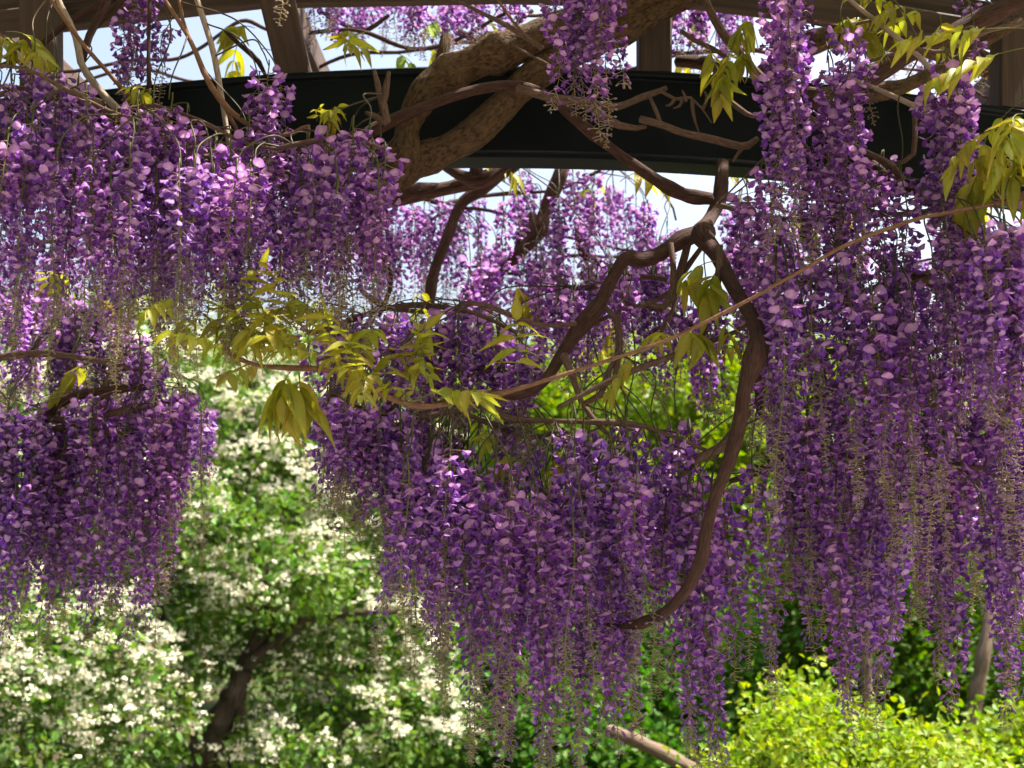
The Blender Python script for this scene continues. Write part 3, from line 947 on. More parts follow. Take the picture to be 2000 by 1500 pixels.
pbranch(wB, [(1462, 805), (1425, 855), (1400, 880), (1365, 895), (1330, 930)], 3.0, [7, 6, 6, 5, 3], 'twig', knots=3)
pbranch(wB, [(1425, 940), (1470, 925), (1520, 900), (1560, 880)], 3.1, [5, 5, 4, 4], 'twig', knots=2)
pbranch(wB, [(2140, 345), (2000, 385), (1850, 415), (1780, 430), (1650, 480), (1550, 540), (1440, 600), (1300, 665), (1150, 715), (1000, 762), (900, 782), (820, 790), (750, 773), (690, 743), (640, 724), (560, 720), (500, 714), (455, 694), (430, 660)], (2.55, 2.62),
        [4, 4, 4, 4, 4, 4, 4, 4, 4.4, 4.4, 4.6, 4.8, 5, 5, 5, 4.6, 4.4, 4, 3], 'young', name='shoot', sides=7, step=.02, wob=.003, knots=6)
pbranch(wB, [(1660, 520), (1560, 560), (1450, 640), (1380, 670), (1300, 700), (1200, 740), (1090, 795)], (3.0, 2.9), [5, 5, 5, 6, 6, 5, 4], 'twig', knots=2)
pbranch(wB, [(1100, 692), (1118, 735), (1136, 786)], 2.95, [8, 7, 6], 'twig')
for (tw, hw, Y) in (([(1168, 590), (1205, 620), (1210, 680), (1200, 740)], [6, 5, 4], 3.1), ([(1310, 475), (1318, 560), (1300, 600), (1260, 590)], [6, 5, 3], 3.1),
                    ([(1345, 470), (1322, 540), (1318, 600), (1290, 650)], [6, 5, 4], 3.15), ([(1405, 480), (1398, 560), (1375, 640), (1372, 660)], [7, 6, 4], 2.95),
                    ([(1380, 470), (1330, 540), (1310, 570), (1240, 600), (1200, 560)], [5, 4, 4], 3.2), ([(900, 592), (950, 600), (1020, 626), (1060, 634), (1125, 632)], [4, 5, 5], 3.0),
                    ([(930, 785), (1000, 815), (1080, 820), (1150, 822), (1240, 830), (1300, 850), (1380, 880)], [6, 5, 5, 4], 3.0), ([(1140, 790), (1180, 760), (1190, 720), (1206, 690)], [4, 4, 3], 2.95),
                    ([(1140, 790), (1160, 820), (1200, 860)], [4, 4, 3], 3.0), ([(640, 770), (720, 800), (820, 808), (900, 800), (950, 790)], [4, 5, 5], 3.05),
                    ([(880, 800), (960, 830), (1040, 850), (1100, 838)], [4, 5, 4], 3.15)):
    pbranch(wB, tw, Y, hw, 'twig', knots=2, wob=.004)
for (tw, Y) in (([(600, 650), (720, 612), (820, 600), (920, 612), (1010, 650)], 3.2), ([(620, 705), (760, 690), (880, 700), (990, 725)], 3.3), ([(1110, 560), (1200, 545), (1300, 545), (1410, 600)], 3.4), ([(1150, 640), (1240, 600), (1330, 620), (1420, 680)], 3.45)):
    pbranch(wB, tw, Y, [4, 5, 5, 4], 'twig', knots=3, wob=.012)
# wood inside the right curtain
branch(wE, [(2.45, 3.15, 0), (2.5, 3.1, .9), (2.4, 3.2, 1.7), (2.1, 3.15, 2.15), (1.6, 3.1, 2.35), P(1900, 560, 3.1), P(1720, 520, 3.1)], [.05, .045, .04, .035, .028, .018, .01], 'bark', 'trunk', 10, .06)
for tw in ([(1480, 640), (1600, 600), (1720, 560), (1850, 520), (2050, 470)], [(1490, 720), (1600, 690), (1720, 700), (1860, 690), (2050, 660)], [(1560, 800), (1640, 760), (1780, 800), (1900, 780), (2060, 800)],
           [(1500, 900), (1600, 880), (1720, 910), (1800, 890), (1900, 920), (2060, 900)], [(1400, 400), (1520, 420), (1640, 400), (1780, 420), (1900, 400), (2080, 380)],
           [(1560, 880), (1650, 905), (1720, 880), (1780, 850)], [(1700, 600), (1760, 560), (1830, 530)]):
    pbranch(wE, tw, random.uniform(2.95, 3.25), [6, 6, 5, 5], 'twig', knots=3, wob=.012)

# central curtain
for q in ((800, 850, 1310, 2.92, 1), (822, 900, 1350, 2.95, 1), (880, 900, 1450, 2.88, 6), (930, 900, 1500, 2.9, 1), (965, 940, 1470, 2.95, 1), (1000, 890, 1480, 2.92, 0), (1035, 980, 1480, 2.95, 1), (1065, 940, 1540, 2.88, 0), (1100, 960, 1490, 2.95, 1), (1135, 1010, 1545, 2.9, 0), (1180, 960, 1480, 2.93, 3), (1235, 880, 1390, 2.98, 3), (1250, 930, 1400, 2.95, 0), (1215, 930, 1440, 2.95, 0),
          (1360, 960, 1540, 2.93, 0), (1345, 930, 1450, 2.97, 1), (1410, 930, 1340, 3.0, 0), (1300, 900, 1370, 3.05, 6), (1385, 1000, 1470, 2.97, 0), (640, 760, 1010, 3.0, 1), (690, 770, 1095, 2.95, 5), (740, 790, 1105, 2.95, 5), (780, 800, 1190, 3.0, 1), (715, 780, 1060, 2.97, 2), (665, 780, 1040, 3.0, 2),
          (1110, 830, 1380, 2.9, 1), (1190, 840, 1330, 2.9, 6), (905, 1000, 1490, 2.9, 6), (985, 1030, 1540, 2.9, 0), (1050, 1060, 1530, 2.9, 0), (1085, 1040, 1540, 2.92, 6), (1155, 1050, 1550, 2.9, 6), (1200, 1020, 1470, 2.93, 0), (850, 950, 1420, 2.93, 6), (1375, 1060, 1520, 2.92, 3), (1350, 1050, 1500, 2.95, 0), (1280, 840, 1200, 3.0, 2), (1325, 860, 1230, 3.0, 1)):
    rac(wB, *q)
fill(wB, 26, [(630, 770, 960), (700, 780, 1040), (780, 790, 1180), (850, 800, 1300)], (2.9, 3.3), (.30, .46))
fill(wB, 44, [(800, 760, 1230), (880, 800, 1340), (960, 820, 1400), (1060, 830, 1410), (1150, 830, 1390), (1240, 850, 1300)], (2.88, 3.5), (.27, .56), (0, 0, 1, 1, 3, 5, 6))
fill(wB, 12, [(780, 860, 1330), (900, 860, 1440), (1100, 880, 1480), (1250, 900, 1380)], (2.78, 2.88), (.46, .6), (4, 5, 5, 6))
fill(wB, 9, [(1240, 860, 1290), (1330, 880, 1400), (1420, 960, 1290)], (2.95, 3.3), (.34, .5))
fill(wB, 40, [(620, 610, 900), (800, 590, 900), (940, 600, 900), (1040, 660, 920)], (3.0, 3.5), (.26, .42))
fill(wB, 26, [(1060, 560, 780), (1180, 520, 780), (1250, 500, 760), (1330, 540, 860), (1420, 560, 900)], (3.2, 3.7), (.24, .38), None, 26)
fill(wB, 7, [(1080, 800, 1020), (1250, 800, 1040), (1400, 780, 1050)], (3.0, 3.2), (.2, .3))
# right curtain
for q in ((1490, 960, 1390, 2.95, 1), (1468, 900, 1310, 3.05, 6), (1640, 1000, 1450, 2.92, 0), (1612, 960, 1390, 2.98, 3), (1665, 960, 1400, 2.95, 0), (1700, 1000, 1400, 3.0, 1), (1760, 980, 1450, 2.93, 1), (1735, 980, 1370, 3.0, 0), (1850, 1000, 1400, 3.1, 3), (1835, 980, 1340, 3.1, 0), (1935, 1010, 1430, 3.1, 3), (1915, 980, 1350, 3.1, 0), (1992, 990, 1440, 3.0, 0), (1970, 950, 1370, 3.0, 1),
          (1560, 900, 1370, 2.98, 1), (1580, 900, 1300, 3.0, 0), (1810, 900, 1310, 3.1, 1)):
    rac(wE, *q)
fill(wE, 20, [(1440, 330, 840), (1560, 250, 860), (1700, 240, 860), (1800, 300, 860), (2020, 300, 860)], (2.84, 3.08), (.36, .55))
fill(wE, 54, [(1440, 380, 900), (1500, 420, 1190), (1580, 430, 1240), (1680, 430, 1290), (1800, 420, 1220), (1900, 410, 1220), (2030, 400, 1280)], (2.84, 3.6), (.40, .62))
fill(wE, 36, [(1500, 700, 1180), (1600, 800, 1270), (1720, 850, 1290), (1850, 800, 1210), (2030, 700, 1300)], (2.9, 3.6), (.42, .6))
fill(wE, 16, [(1860, 430, 800), (2030, 420, 900)], (2.45, 2.75), (.3, .42), (0, 3))
# two racemes at the front of the right curtain with single blossoms
fill(wE, 18, [(1480, 480, 1080), (1640, 480, 1200), (1800, 480, 1180), (2020, 480, 1200)], (2.68, 2.82), (.44, .6), (4, 5, 5, 6))
rac(wE, 1955, 430, 800, 2.5, 3, True)
rac(wE, 1700, 560, 960, 2.72, 0, True)

# --- C: low bough at the left, behind
branch(wC, [(-2.15, 4.4, 0), (-2.1, 4.35, 1.0), (-2.0, 4.2, 1.9), P(-120, 880, 3.9), P(0, 850, 3.8), P(80, 820, 3.75), P(110, 790, 3.72), P(160, 770, 3.7), P(240, 760, 3.7), P(300, 755, 3.7)],
       [.05, .045, .04, .028, .022, .018, .016, .014, .012, .008], 'limb', 'trunk', 10, .06)
for tw in ([(-60, 850), (40, 848), (110, 838), (180, 822), (240, 800), (330, 780), (380, 770)], [(80, 815), (150, 830), (220, 850), (300, 840)], [(200, 800), (228, 720), (240, 690)], [(-40, 700), (60, 690), (150, 700), (260, 720), (320, 740)]):
    pbranch(wC, tw, 3.72, [6, 6, 5, 4], 'twig', knots=4, wob=.006)
for q in ((20, 860, 1250, 3.66, 1), (70, 850, 1275, 3.62, 6), (45, 900, 1200, 3.7, 1), (130, 850, 1255, 3.66, 6), (105, 860, 1180, 3.7, 0), (180, 840, 1245, 3.62, 1), (160, 900, 1210, 3.7, 1), (248, 830, 1248, 3.62, 5), (225, 850, 1170, 3.7, 0), (305, 790, 1300, 3.6, 1), (285, 800, 1160, 3.66, 0), (335, 780, 1180, 3.6, 6), (390, 800, 1105, 3.6, 4), (370, 770, 1020, 3.65, 0), (355, 760, 1090, 3.66, 6)):
    rac(wC, *q)
for q in ((30, 940, 1280, 3.6, 0), (85, 950, 1290, 3.64, 1), (60, 930, 1240, 3.6, 3), (150, 950, 1270, 3.6, 0), (120, 940, 1230, 3.66, 3), (195, 950, 1250, 3.62, 0), (262, 930, 1270, 3.6, 6), (230, 930, 1220, 3.6, 0), (312, 900, 1300, 3.6, 0), (300, 890, 1240, 3.64, 3), (0, 920, 1230, 3.6, 1), (345, 880, 1160, 3.62, 0)):
    rac(wC, *q)
fill(wC, 52, [(-20, 760, 1140), (100, 770, 1150), (220, 750, 1110), (300, 740, 1080), (385, 770, 960)], (3.6, 4.1), (.34, .54))
fill(wC, 40, [(-20, 520, 860), (120, 540, 860), (220, 600, 850), (310, 690, 860)], (3.6, 4.3), (.24, .40))

# --- D: farther vine over the rear beam, thinner, sky behind
branch(wD, [(2.85, 4.8, 0), (2.9, 4.85, 1.2), (2.8, 4.75, 2.3), (2.1, 4.8, 3.1), (1.0, 4.75, 3.4), (.2, 4.7, 3.45), (-.8, 4.72, 3.45), (-1.7, 4.75, 3.3)], [.05, .045, .04, .035, .03, .03, .025, .02], 'limb', 'trunk', 9)
for (tw, hw, Y) in (([(1010, 318), (940, 368), (895, 400), (872, 465), (848, 540), (838, 605)], [11, 11, 10, 9], 4.2), ([(1100, 325), (1062, 415), (1050, 460), (1010, 505), (950, 560), (890, 620)], [15, 14, 12, 10], 4.4),
                    ([(700, 410), (800, 380), (880, 362), (960, 338), (1010, 320)], [13, 14, 16, 14], 3.9), ([(870, 325), (920, 352), (960, 345), (1000, 318)], [9, 9, 8], 3.8), ([(930, 318), (925, 352)], [8, 7], 3.8),
                    ([(1040, 420), (1020, 480), (1000, 520)], [12, 9, 6], 4.6), ([(1130, 440), (1140, 490), (1200, 520), (1260, 545)], [7, 6, 5], 4.5), ([(1580, 420), (1575, 470), (1600, 500)], [8, 8, 5], 3.9),
                    ([(1560, 385), (1600, 360), (1640, 352)], [7, 6, 5], 3.9), ([(1690, 430), (1700, 390), (1715, 360)], [6, 5, 4], 3.9),
                    ([(700, 560), (760, 600), (830, 610), (900, 610)], [5, 5, 4], 4.4), ([(640, 450), (720, 480), (760, 540), (740, 620)], [6, 5, 4], 4.4),
                    ([(890, 60), (960, 90), (1000, 60), (1040, 20)], [6, 5, 5], 4.2), ([(620, 20), (700, 60), (760, 30)], [4, 4, 3], 4.3), ([(1320, 120), (1400, 130), (1440, 150)], [9, 8, 6], 3.7), ([(440, 60), (500, 110), (520, 150)], [4, 4, 3], 3.6)):
    pbranch(wD, tw, Y, hw, 'limb', knots=3, wob=.006)
for y in (4.2, 4.5, 4.95):
    branch(wD, [(-2.2, y, 3.3), (-1.1, y + .1, 3.45), (0, y - .1, 3.45), (1.1, y + .1, 3.42), (2.0, y, 3.2)], [.006, .007, .007, .006, .005], 'limb', wob=.05, knots=6)
for tw in ([(740, 420), (840, 390), (960, 360), (1080, 350), (1200, 350), (1320, 430)], [(760, 480), (880, 450), (1000, 440), (1120, 450), (1260, 480)], [(380, 380), (520, 400), (640, 410), (760, 420)], [(-40, 460), (120, 440), (300, 430), (420, 410)], [(900, 520), (1040, 500), (1160, 520), (1300, 500)], [(1400, 380), (1560, 400), (1760, 430), (2010, 450)], [(1420, 500), (1600, 480), (1800, 520), (2020, 500)], [(620, -40), (760, -30), (900, -20), (1020, -30)]):
    pbranch(wD, tw, random.uniform(4.2, 4.7), [2.5, 3.5, 3, 2], 'limb', knots=3, wob=.05)
fill(wD, 30, [(600, -60, 100), (720, -40, 110), (860, -20, 120), (1010, -40, 130)], (3.9, 4.5), (.2, .34), None, 21)
fill(wD, 10, [(1300, -20, 150), (1450, -20, 160)], (3.8, 4.3), (.2, .34))
fill(wD, 8, [(1640, 60, 170), (1860, 60, 180)], (4.0, 4.6), (.2, .3))
fill(wD, 44, [(740, 400, 640), (860, 380, 640), (960, 340, 640), (1060, 320, 620), (1180, 330, 640), (1310, 420, 640)], (4.2, 5.0), (.26, .42), None, 21)
fill(wD, 32, [(900, 480, 800), (1040, 460, 780), (1150, 500, 760), (1300, 480, 720)], (4.0, 4.8), (.28, .44), None, 21)
fill(wD, 30, [(380, 360, 640), (560, 380, 640), (760, 400, 660)], (4.2, 5.0), (.26, .42), None, 21)
fill(wD, 28, [(-20, 440, 700), (200, 420, 680), (400, 400, 640)], (4.2, 5.0), (.26, .42), None, 21)
fill(wD, 30, [(1400, 360, 760), (1560, 380, 760), (1760, 420, 760), (2010, 430, 760)], (3.9, 4.9), (.26, .42), None, 21)

# flower stalks: from each raceme up to the nearest wood of its own vine
stalk_pts = {k: np.concatenate(v) for k, v in BRANCH_PTS.items()}
for vine, a in STALKS:
    B = stalk_pts[vine.name]
    av = np.array(a)
    d = B - av
    cost = np.linalg.norm(d, axis=1) * np.array([random.uniform(.7, 1.5) for _ in range(1)]) + rng.normal(0, .035, len(B)) - np.clip(d[:, 2], -.2, .2) * 0.8
    b = B[int(np.argmin(cost))]
    L = np.linalg.norm(b - av)
    if L < .012: continue
    mid = (av + b) / 2 + np.array((random.gauss(0, .02), random.gauss(0, .02), .012 + .10 * L))
    hi = av * .88 + b * .12 + np.array((0, 0, .014 + .07 * L))
    C = spline([av - np.array((0, 0, .004)), hi, mid, b], max(7, int(L / .013)))
    V, Q, T, uv = tube_arrays(C, np.linspace(.0015, .0019 + .0015 * min(1, L), len(C)), 5)
    t = np.clip(np.linalg.norm(V - av, axis=1) / max(L, .05), 0, 1)[:, None]
    o = link('flower_stalk', mesh_np('flower_stalk', V, Q, T, np.array((.05, .06, .015)) * (1 - t) + np.array((.075, .046, .028)) * t, MT['stem']), vine)


# ------------------------------------------------------------------ compound leaves
def leafy(vine, pts, Y, n, Lr=(.10, .18), dirs=(-1, 1), up=.5, sc_=1.0, joined=False, pairs=(3, 5), droop=(.5, 1.0), tint=None, low=-.2):
    """Leaves springing from along a stem course given in photo points."""
    xs = spline([P(*q, Y) for q in pts], 60)
    for i in range(n):
        p = xs[int((i + random.random()) / n * 59)]
        d = (random.uniform(*dirs), random.gauss(-.1, .4), random.uniform(low, up))
        compound_leaf(vine, p, d, random.uniform(*Lr), random.randint(*pairs), random.uniform(*droop), sc_ * random.uniform(.8, 1.15), joined, tint)


shoot = [(440, 670), (500, 714), (560, 720), (640, 724), (690, 743), (750, 773), (820, 790), (880, 785)]
leafy(wB, shoot, 2.6, 22, (.13, .21), (-1, .25), 1.0, .70, pairs=(4, 6), droop=(.25, .7), low=.25)
leafy(wB, [(360, 590), (430, 630), (520, 650), (640, 640), (760, 650)], 2.62, 10, (.09, .15), (-.9, .5), .6, .7, pairs=(4, 5), droop=(.4, .8), low=.0, joined=True)
leafy(wB, [(540, 725), (600, 730)], 2.58, 2, (.05, .08), (-.3, .3), -.1, 1.15, droop=(1.1, 1.3))
compound_leaf(wB, P(1012, 758, 2.62), (-.02, -.05, 1), .14, 4, .35, .85)
compound_leaf(wB, P(800, 788, 2.58), (.5, -.2, .3), .16, 5, .5, 1.0)
leafy(wB, [(1250, 690), (1320, 655), (1420, 610)], 2.85, 4, (.08, .14), (-.8, .3), .4, .8)
leafy(wB, [(1390, 500), (1410, 530)], 2.95, 2, (.06, .1), (-.8, 0), .2, 1.0)
leafy(wB, [(940, 830), (980, 880), (1300, 850)], 3.0, 3, (.06, .1), (-.5, .5), 0, .7)
# upper right sprays
compound_leaf(wA, P(2010, 55, 2.5), (-1, .0, .05), .26, 8, .18, .85)
compound_leaf(wA, P(2020, 90, 2.55), (-1, .1, -.1), .22, 7, .25, .85)
leafy(wA, [(2010, 180), (1990, 240), (1960, 250)], 2.5, 6, (.10, .18), (-1, .1), .1, .85, droop=(.6, 1.1))
leafy(wA, [(1930, 250), (1990, 300), (2010, 330)], 2.6, 5, (.08, .14), (-.8, .3), .1, 1.0, droop=(.8, 1.3))
leafy(wA, [(1640, 50), (1700, 40), (1800, 20), (1840, 30)], 2.8, 7, (.08, .13), (-.8, .8), .5, .8)
leafy(wA, [(1360, 80), (1430, 100), (1460, 90)], 2.85, 4, (.06, .12), (-.6, .4), .1, .9, droop=(1., 1.4))
leafy(wA, [(1480, 20), (1460, 60)], 2.85, 2, (.05, .08), (-.6, .4), .2, .7)
leafy(wA, [(0, 40), (30, 90), (60, 110)], 2.85, 4, (.08, .13), (-.5, .8), .4, .9)
leafy(wA, [(610, 235), (640, 240), (625, 200)], 2.7, 4, (.03, .06), (-.5, .5), .9, .42)
leafy(wA, [(290, 190), (300, 185)], 2.8, 3, (.05, .08), (-.6, .6), .5, .5)
compound_leaf(wA, P(670, 100, 3.25), (.1, -.3, .3), .1, 3, 1.2, 1.0)
compound_leaf(wA, P(1940, 310, 2.65), (-.6, -.2, -.3), .14, 4, 1.0, 1.1)
# leaves of the far vine, sunlit and yellow
for q in ((460, 90), (500, 70), (520, 110), (400, 170), (940, 60), (880, 70), (820, 90), (1360, 60), (1340, 100), (1720, 190), (1790, 180), (1650, 200), (900, 330), (1180, 360), (1220, 370), (1390, 340),
          (830, 560), (900, 560), (980, 560), (180, 600), (230, 640), (150, 560), (700, 130), (760, 120), (1560, 460), (1700, 420), (1860, 430), (1230, 620), (1130, 660), (1160, 800), (620, 600), (580, 590), (200, 720), (220, 860)):
    Y = random.uniform(3.7, 4.8)
    compound_leaf(wD if q[1] != 860 else wC, P(q[0] + random.uniform(-15, 15), q[1] - 15, Y), (random.gauss(0, 1), random.gauss(0, .5), random.uniform(-.2, .5)), random.uniform(.1, .18), random.randint(3, 5), random.uniform(.7, 1.3), random.uniform(.9, 1.2), True,
                  np.array(random.choice(((1, 1, 1), (1.2, 1.05, .9), (1.05, 1.1, 1), (.8, 1.05, .9)))))

# ------------------------------------------------------------------ foliage masses
LEAF6 = np.array([(0, 0, 0), (.30, .26, .07), (.70, .24, .05), (1, 0, -.10), (.70, -.24, .05), (.30, -.26, .07)])


def leaf_cloud(name, P_, size, cols, mat, parent, r, out=None, wide=1.0):
    """Many leaf-shaped faces (two folded halves each) at points P_."""
    n = len(P_)
    d = r.normal(0, 1, (n, 3)); d[:, 2] -= .3
    if out is not None: d += out * 1.2
    d /= np.linalg.norm(d, axis=1)[:, None]
    z = r.normal(0, .55, (n, 3)); z[:, 2] += 1
    y = np.cross(z, d); y /= np.linalg.norm(y, axis=1)[:, None] + 1e-9
    z = np.cross(d, y)
    s = size * r.uniform(.65, 1.3, n)
    T = LEAF6.copy(); T[:, 1] *= wide
    V = P_[:, None, :] + s[:, None, None] * (T[None, :, 0, None] * d[:, None] + T[None, :, 1, None] * y[:, None] + T[None, :, 2, None] * z[:, None])
    base = np.arange(n)[:, None] * 6
    Q = np.concatenate([base + np.array([[0, 1, 2, 3]]), base + np.array([[0, 3, 4, 5]])])
    C = np.repeat(cols, 6, 0)
    o = link(name, mesh_np(name, V.reshape(-1, 3), Q, None, C, MT[mat], False), parent)
    o['kind'] = 'stuff'
    return o


def clump_points(clumps, ntwig, nleaf, r, spread=.11, shell=.55):
    """Leaf points gathered on twigs inside ellipsoid clumps (cx, cy, cz, rx, ry, rz): twig centres, outward dirs, leaf points."""
    tc, to = [], []
    vol = np.array([c[3] * c[4] + c[4] * c[5] + c[3] * c[5] for c in clumps]); vol /= vol.sum()
    for c, w in zip(clumps, vol):
        m = max(3, int(ntwig * w))
        u = r.normal(0, 1, (m, 3)); u /= np.linalg.norm(u, axis=1)[:, None]
        rr = shell + (1 - shell) * r.random(m) ** .6
        rr *= 1 + .18 * np.sin(u[:, 0] * 5 + c[0] * 3) * np.sin(u[:, 2] * 6 + c[1])
        tc.append(np.array(c[:3]) + u * np.array(c[3:6]) * rr[:, None]); to.append(u)
    tc, to = np.concatenate(tc), np.concatenate(to)
    idx = np.repeat(np.arange(len(tc)), nleaf)
    pts = tc[idx] + r.normal(0, spread, (len(idx), 3)) * np.array((1, 1, .7))
    return tc, to, idx, pts


def leaf_cols(n, c, r, var=.25, yel=.2):
    k = r.uniform(1 - var, 1 + var, (n, 1))
    C = np.array(c)[None] * k
    C[:, 0] *= r.uniform(1 - yel, 1 + 2 * yel, n)
    return C


def pclumps(lst):
    """Clumps given as (x, y, Y, half width px, half height px, depth m)."""
    out = []
    for (x, y, Y, a, b, dy) in lst:
        q = P(x, y, Y)
        out.append((q.x, q.y, q.z, a * px_m(Y), dy, b * px_m(Y)))
    return out


# --- hawthorn in blossom
FL5 = np.array([(0, 0, -.12)] + [(math.cos(a) * .5, math.sin(a) * .5, .06) for a in np.arange(5) * 2 * math.pi / 5])


def blossoms(name, centres, parent, r, per=8, rad=.029, size=.018):
    n = len(centres) * per
    idx = np.repeat(np.arange(len(centres)), per)
    u = r.normal(0, 1, (n, 3)); u[:, 2] = np.abs(u[:, 2]) * .8 + .1
    u /= np.linalg.norm(u, axis=1)[:, None]
    p = centres[idx] + u * rad * r.uniform(.6, 1.2, (n, 1))
    z = u + r.normal(0, .45, (n, 3)); z[:, 1] -= .25; z /= np.linalg.norm(z, axis=1)[:, None]
    x = np.cross(z, r.normal(0, 1, (n, 3))); x /= np.linalg.norm(x, axis=1)[:, None]
    y = np.cross(z, x)
    s = size * r.uniform(.8, 1.25, n)
    V = p[:, None] + s[:, None, None] * (FL5[None, :, 0, None] * x[:, None] + FL5[None, :, 1, None] * y[:, None] + FL5[None, :, 2, None] * z[:, None])
    base = np.arange(n)[:, None] * 6
    T = np.concatenate([base + np.array([[0, 1 + k, 1 + (k + 1) % 5]]) for k in range(5)])
    c = np.tile(np.array((.80, .79, .70)), (n, 1)) * r.uniform(.9, 1.08, (n, 1))
    pk = r.random(n) < .12
    c[pk] = np.array((.72, .60, .45))
    C = np.repeat(c, 6, 0)
    C[::6] *= np.array((.85, .82, .5))
    o = link(name, mesh_np(name, V.reshape(-1, 3), None, T, C, MT['white'], False), parent)
    o['kind'] = 'stuff'


rh = np.random.default_rng(21)
haw = thing('hawthorn_tree', tuple(Vector((P(420, 1500, 8.6).x, 8.6, 0))), 'hawthorn tree covered in white blossom with dark leaning trunk', 'tree')
hc = pclumps([(480, 860, 8.6, 210, 150, .5), (640, 930, 8.8, 170, 150, .5), (430, 1030, 8.0, 150, 90, .45), (560, 1130, 7.9, 130, 80, .4), (300, 1000, 8.4, 200, 130, .5), (120, 1020, 8.5, 220, 160, .5),
              (130, 1310, 7.4, 210, 130, .45), (20, 1420, 7.2, 200, 120, .4), (260, 1430, 7.5, 120, 90, .35), (60, 1200, 7.9, 160, 90, .4), (300, 1180, 8.2, 150, 90, .4), (420, 1220, 9.0, 160, 90, .3),
              (640, 1190, 8.7, 140, 90, .4), (740, 1060, 9.0, 120, 130, .5), (780, 1250, 9.1, 110, 120, .4), (640, 1340, 8.7, 130, 100, .3), (720, 1430, 8.6, 170, 90, .35), (540, 1470, 8.2, 90, 50, .25), (330, 1330, 8.2, 60, 50, .25), (330, 1490, 8.9, 110, 50, .3), (450, 1500, 9.0, 130, 50, .3), (840, 1420, 8.8, 90, 100, .3),
              (350, 780, 9.0, 240, 140, .6), (120, 820, 9.2, 240, 160, .6), (600, 760, 9.2, 180, 100, .5), (-150, 1200, 8.2, 180, 260, .6)])
tc, to, idx, pts = clump_points(hc, 2700, 16, rh, .068)
leaf_cloud('crown', pts, .052, leaf_cols(len(pts), (.105, .205, .03), rh), 'foliage', haw, rh, to[idx], 1.25)
nz = np.sin(tc[:, 0] * 3.1) * np.sin(tc[:, 2] * 4.3 + 1) + np.sin(tc[:, 0] * 7.7 + tc[:, 2] * 5) * .5
keep = (to[:, 2] * .9 + nz * .55 - (tc[:, 0] > -1.15) * .3 + (tc[:, 2] > 2.0) * .5 + rh.normal(0, .45, len(tc))) > -.25
src = tc[keep]
sp_ = rh.integers(0, len(src), 1250)                       # sprays of blossom, each with its own number of corymbs
ci = np.repeat(sp_, rh.integers(3, 22, len(sp_)))
ax = rh.normal(0, 1, (len(src), 3)); ax[:, 2] *= .35
cen = src[ci] + ax[ci] * rh.normal(0, .10, (len(ci), 1)) + rh.normal(0, .035, (len(ci), 3)) + to[keep][ci] * .06
blossoms('blossom_cluster', cen, haw, rh)
q = lambda x, y, Y: P(x, y, Y)
hb = haw.location
branch(haw, [(hb.x - .05, hb.y, 0), q(405, 1500, 8.55), q(425, 1420, 8.5), q(455, 1360, 8.5), q(478, 1300, 8.55), q(520, 1200, 8.6), q(500, 1050, 8.7), q(470, 900, 8.8)], [.13, .10, .09, .08, .06, .05, .04, .02], 'trunk', 'trunk', 10, .07)
for tw, rd in (([(405, 1480), (370, 1440), (345, 1400), (360, 1350), (330, 1250), (300, 1150)], [.06, .05, .05, .04, .03, .02]), ([(460, 1350), (470, 1420), (462, 1500)], [.04, .04, .05]), ([(478, 1300), (560, 1240), (660, 1200), (780, 1190)], [.05, .04, .03, .015]),
               ([(520, 1200), (600, 1100), (680, 1020), (740, 950)], [.05, .035, .03, .015]), ([(425, 1430), (520, 1440), (640, 1430), (760, 1400)], [.03, .025, .02, .012]), ([(345, 1400), (240, 1380), (120, 1360), (0, 1340)], [.04, .035, .03, .02]), ([(300, 1160), (200, 1100), (60, 1060)], [.03, .025, .015]),
               ([(520, 1200), (400, 1120), (330, 1080)], [.035, .03, .02])):
    branch(haw, [q(x, y, 8.5) for x, y in tw], rd, 'trunk', 'branch', 7, .08, wob=.02)


# --- leafy trees and shrubs to the right and beyond
def leafy_tree(name, base, label, cat, clumps, col, ntwig, nleaf, size, seed, trunk_top=None, trunk_r=.1, group=None, spread=.12, var=.25, bark='trunk', shell=.5):
    r = np.random.default_rng(seed)
    t = thing(name, base, label, cat, group)
    tc, to, idx, pts = clump_points(clumps, ntwig, nleaf, r, spread, shell)
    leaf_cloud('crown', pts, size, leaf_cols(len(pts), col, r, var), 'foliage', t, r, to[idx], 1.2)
    if trunk_top is not None:
        b = Vector(base)
        tt = Vector(trunk_top)
        branch(t, [b, b.lerp(tt, .35) + Vector((.06, 0, 0)), b.lerp(tt, .7) - Vector((.05, 0, 0)), tt], [trunk_r, trunk_r * .85, trunk_r * .7, trunk_r * .4], bark, 'trunk', 9, .06)
        for c in clumps[:6]:
            s = b.lerp(tt, random.uniform(.5, .95))
            e = Vector(c[:3])
            branch(t, [s, s.lerp(e, .5) + Vector((0, 0, .08)), e], [trunk_r * .45, trunk_r * .3, trunk_r * .1], bark, 'branch', 6, .06)
    return t


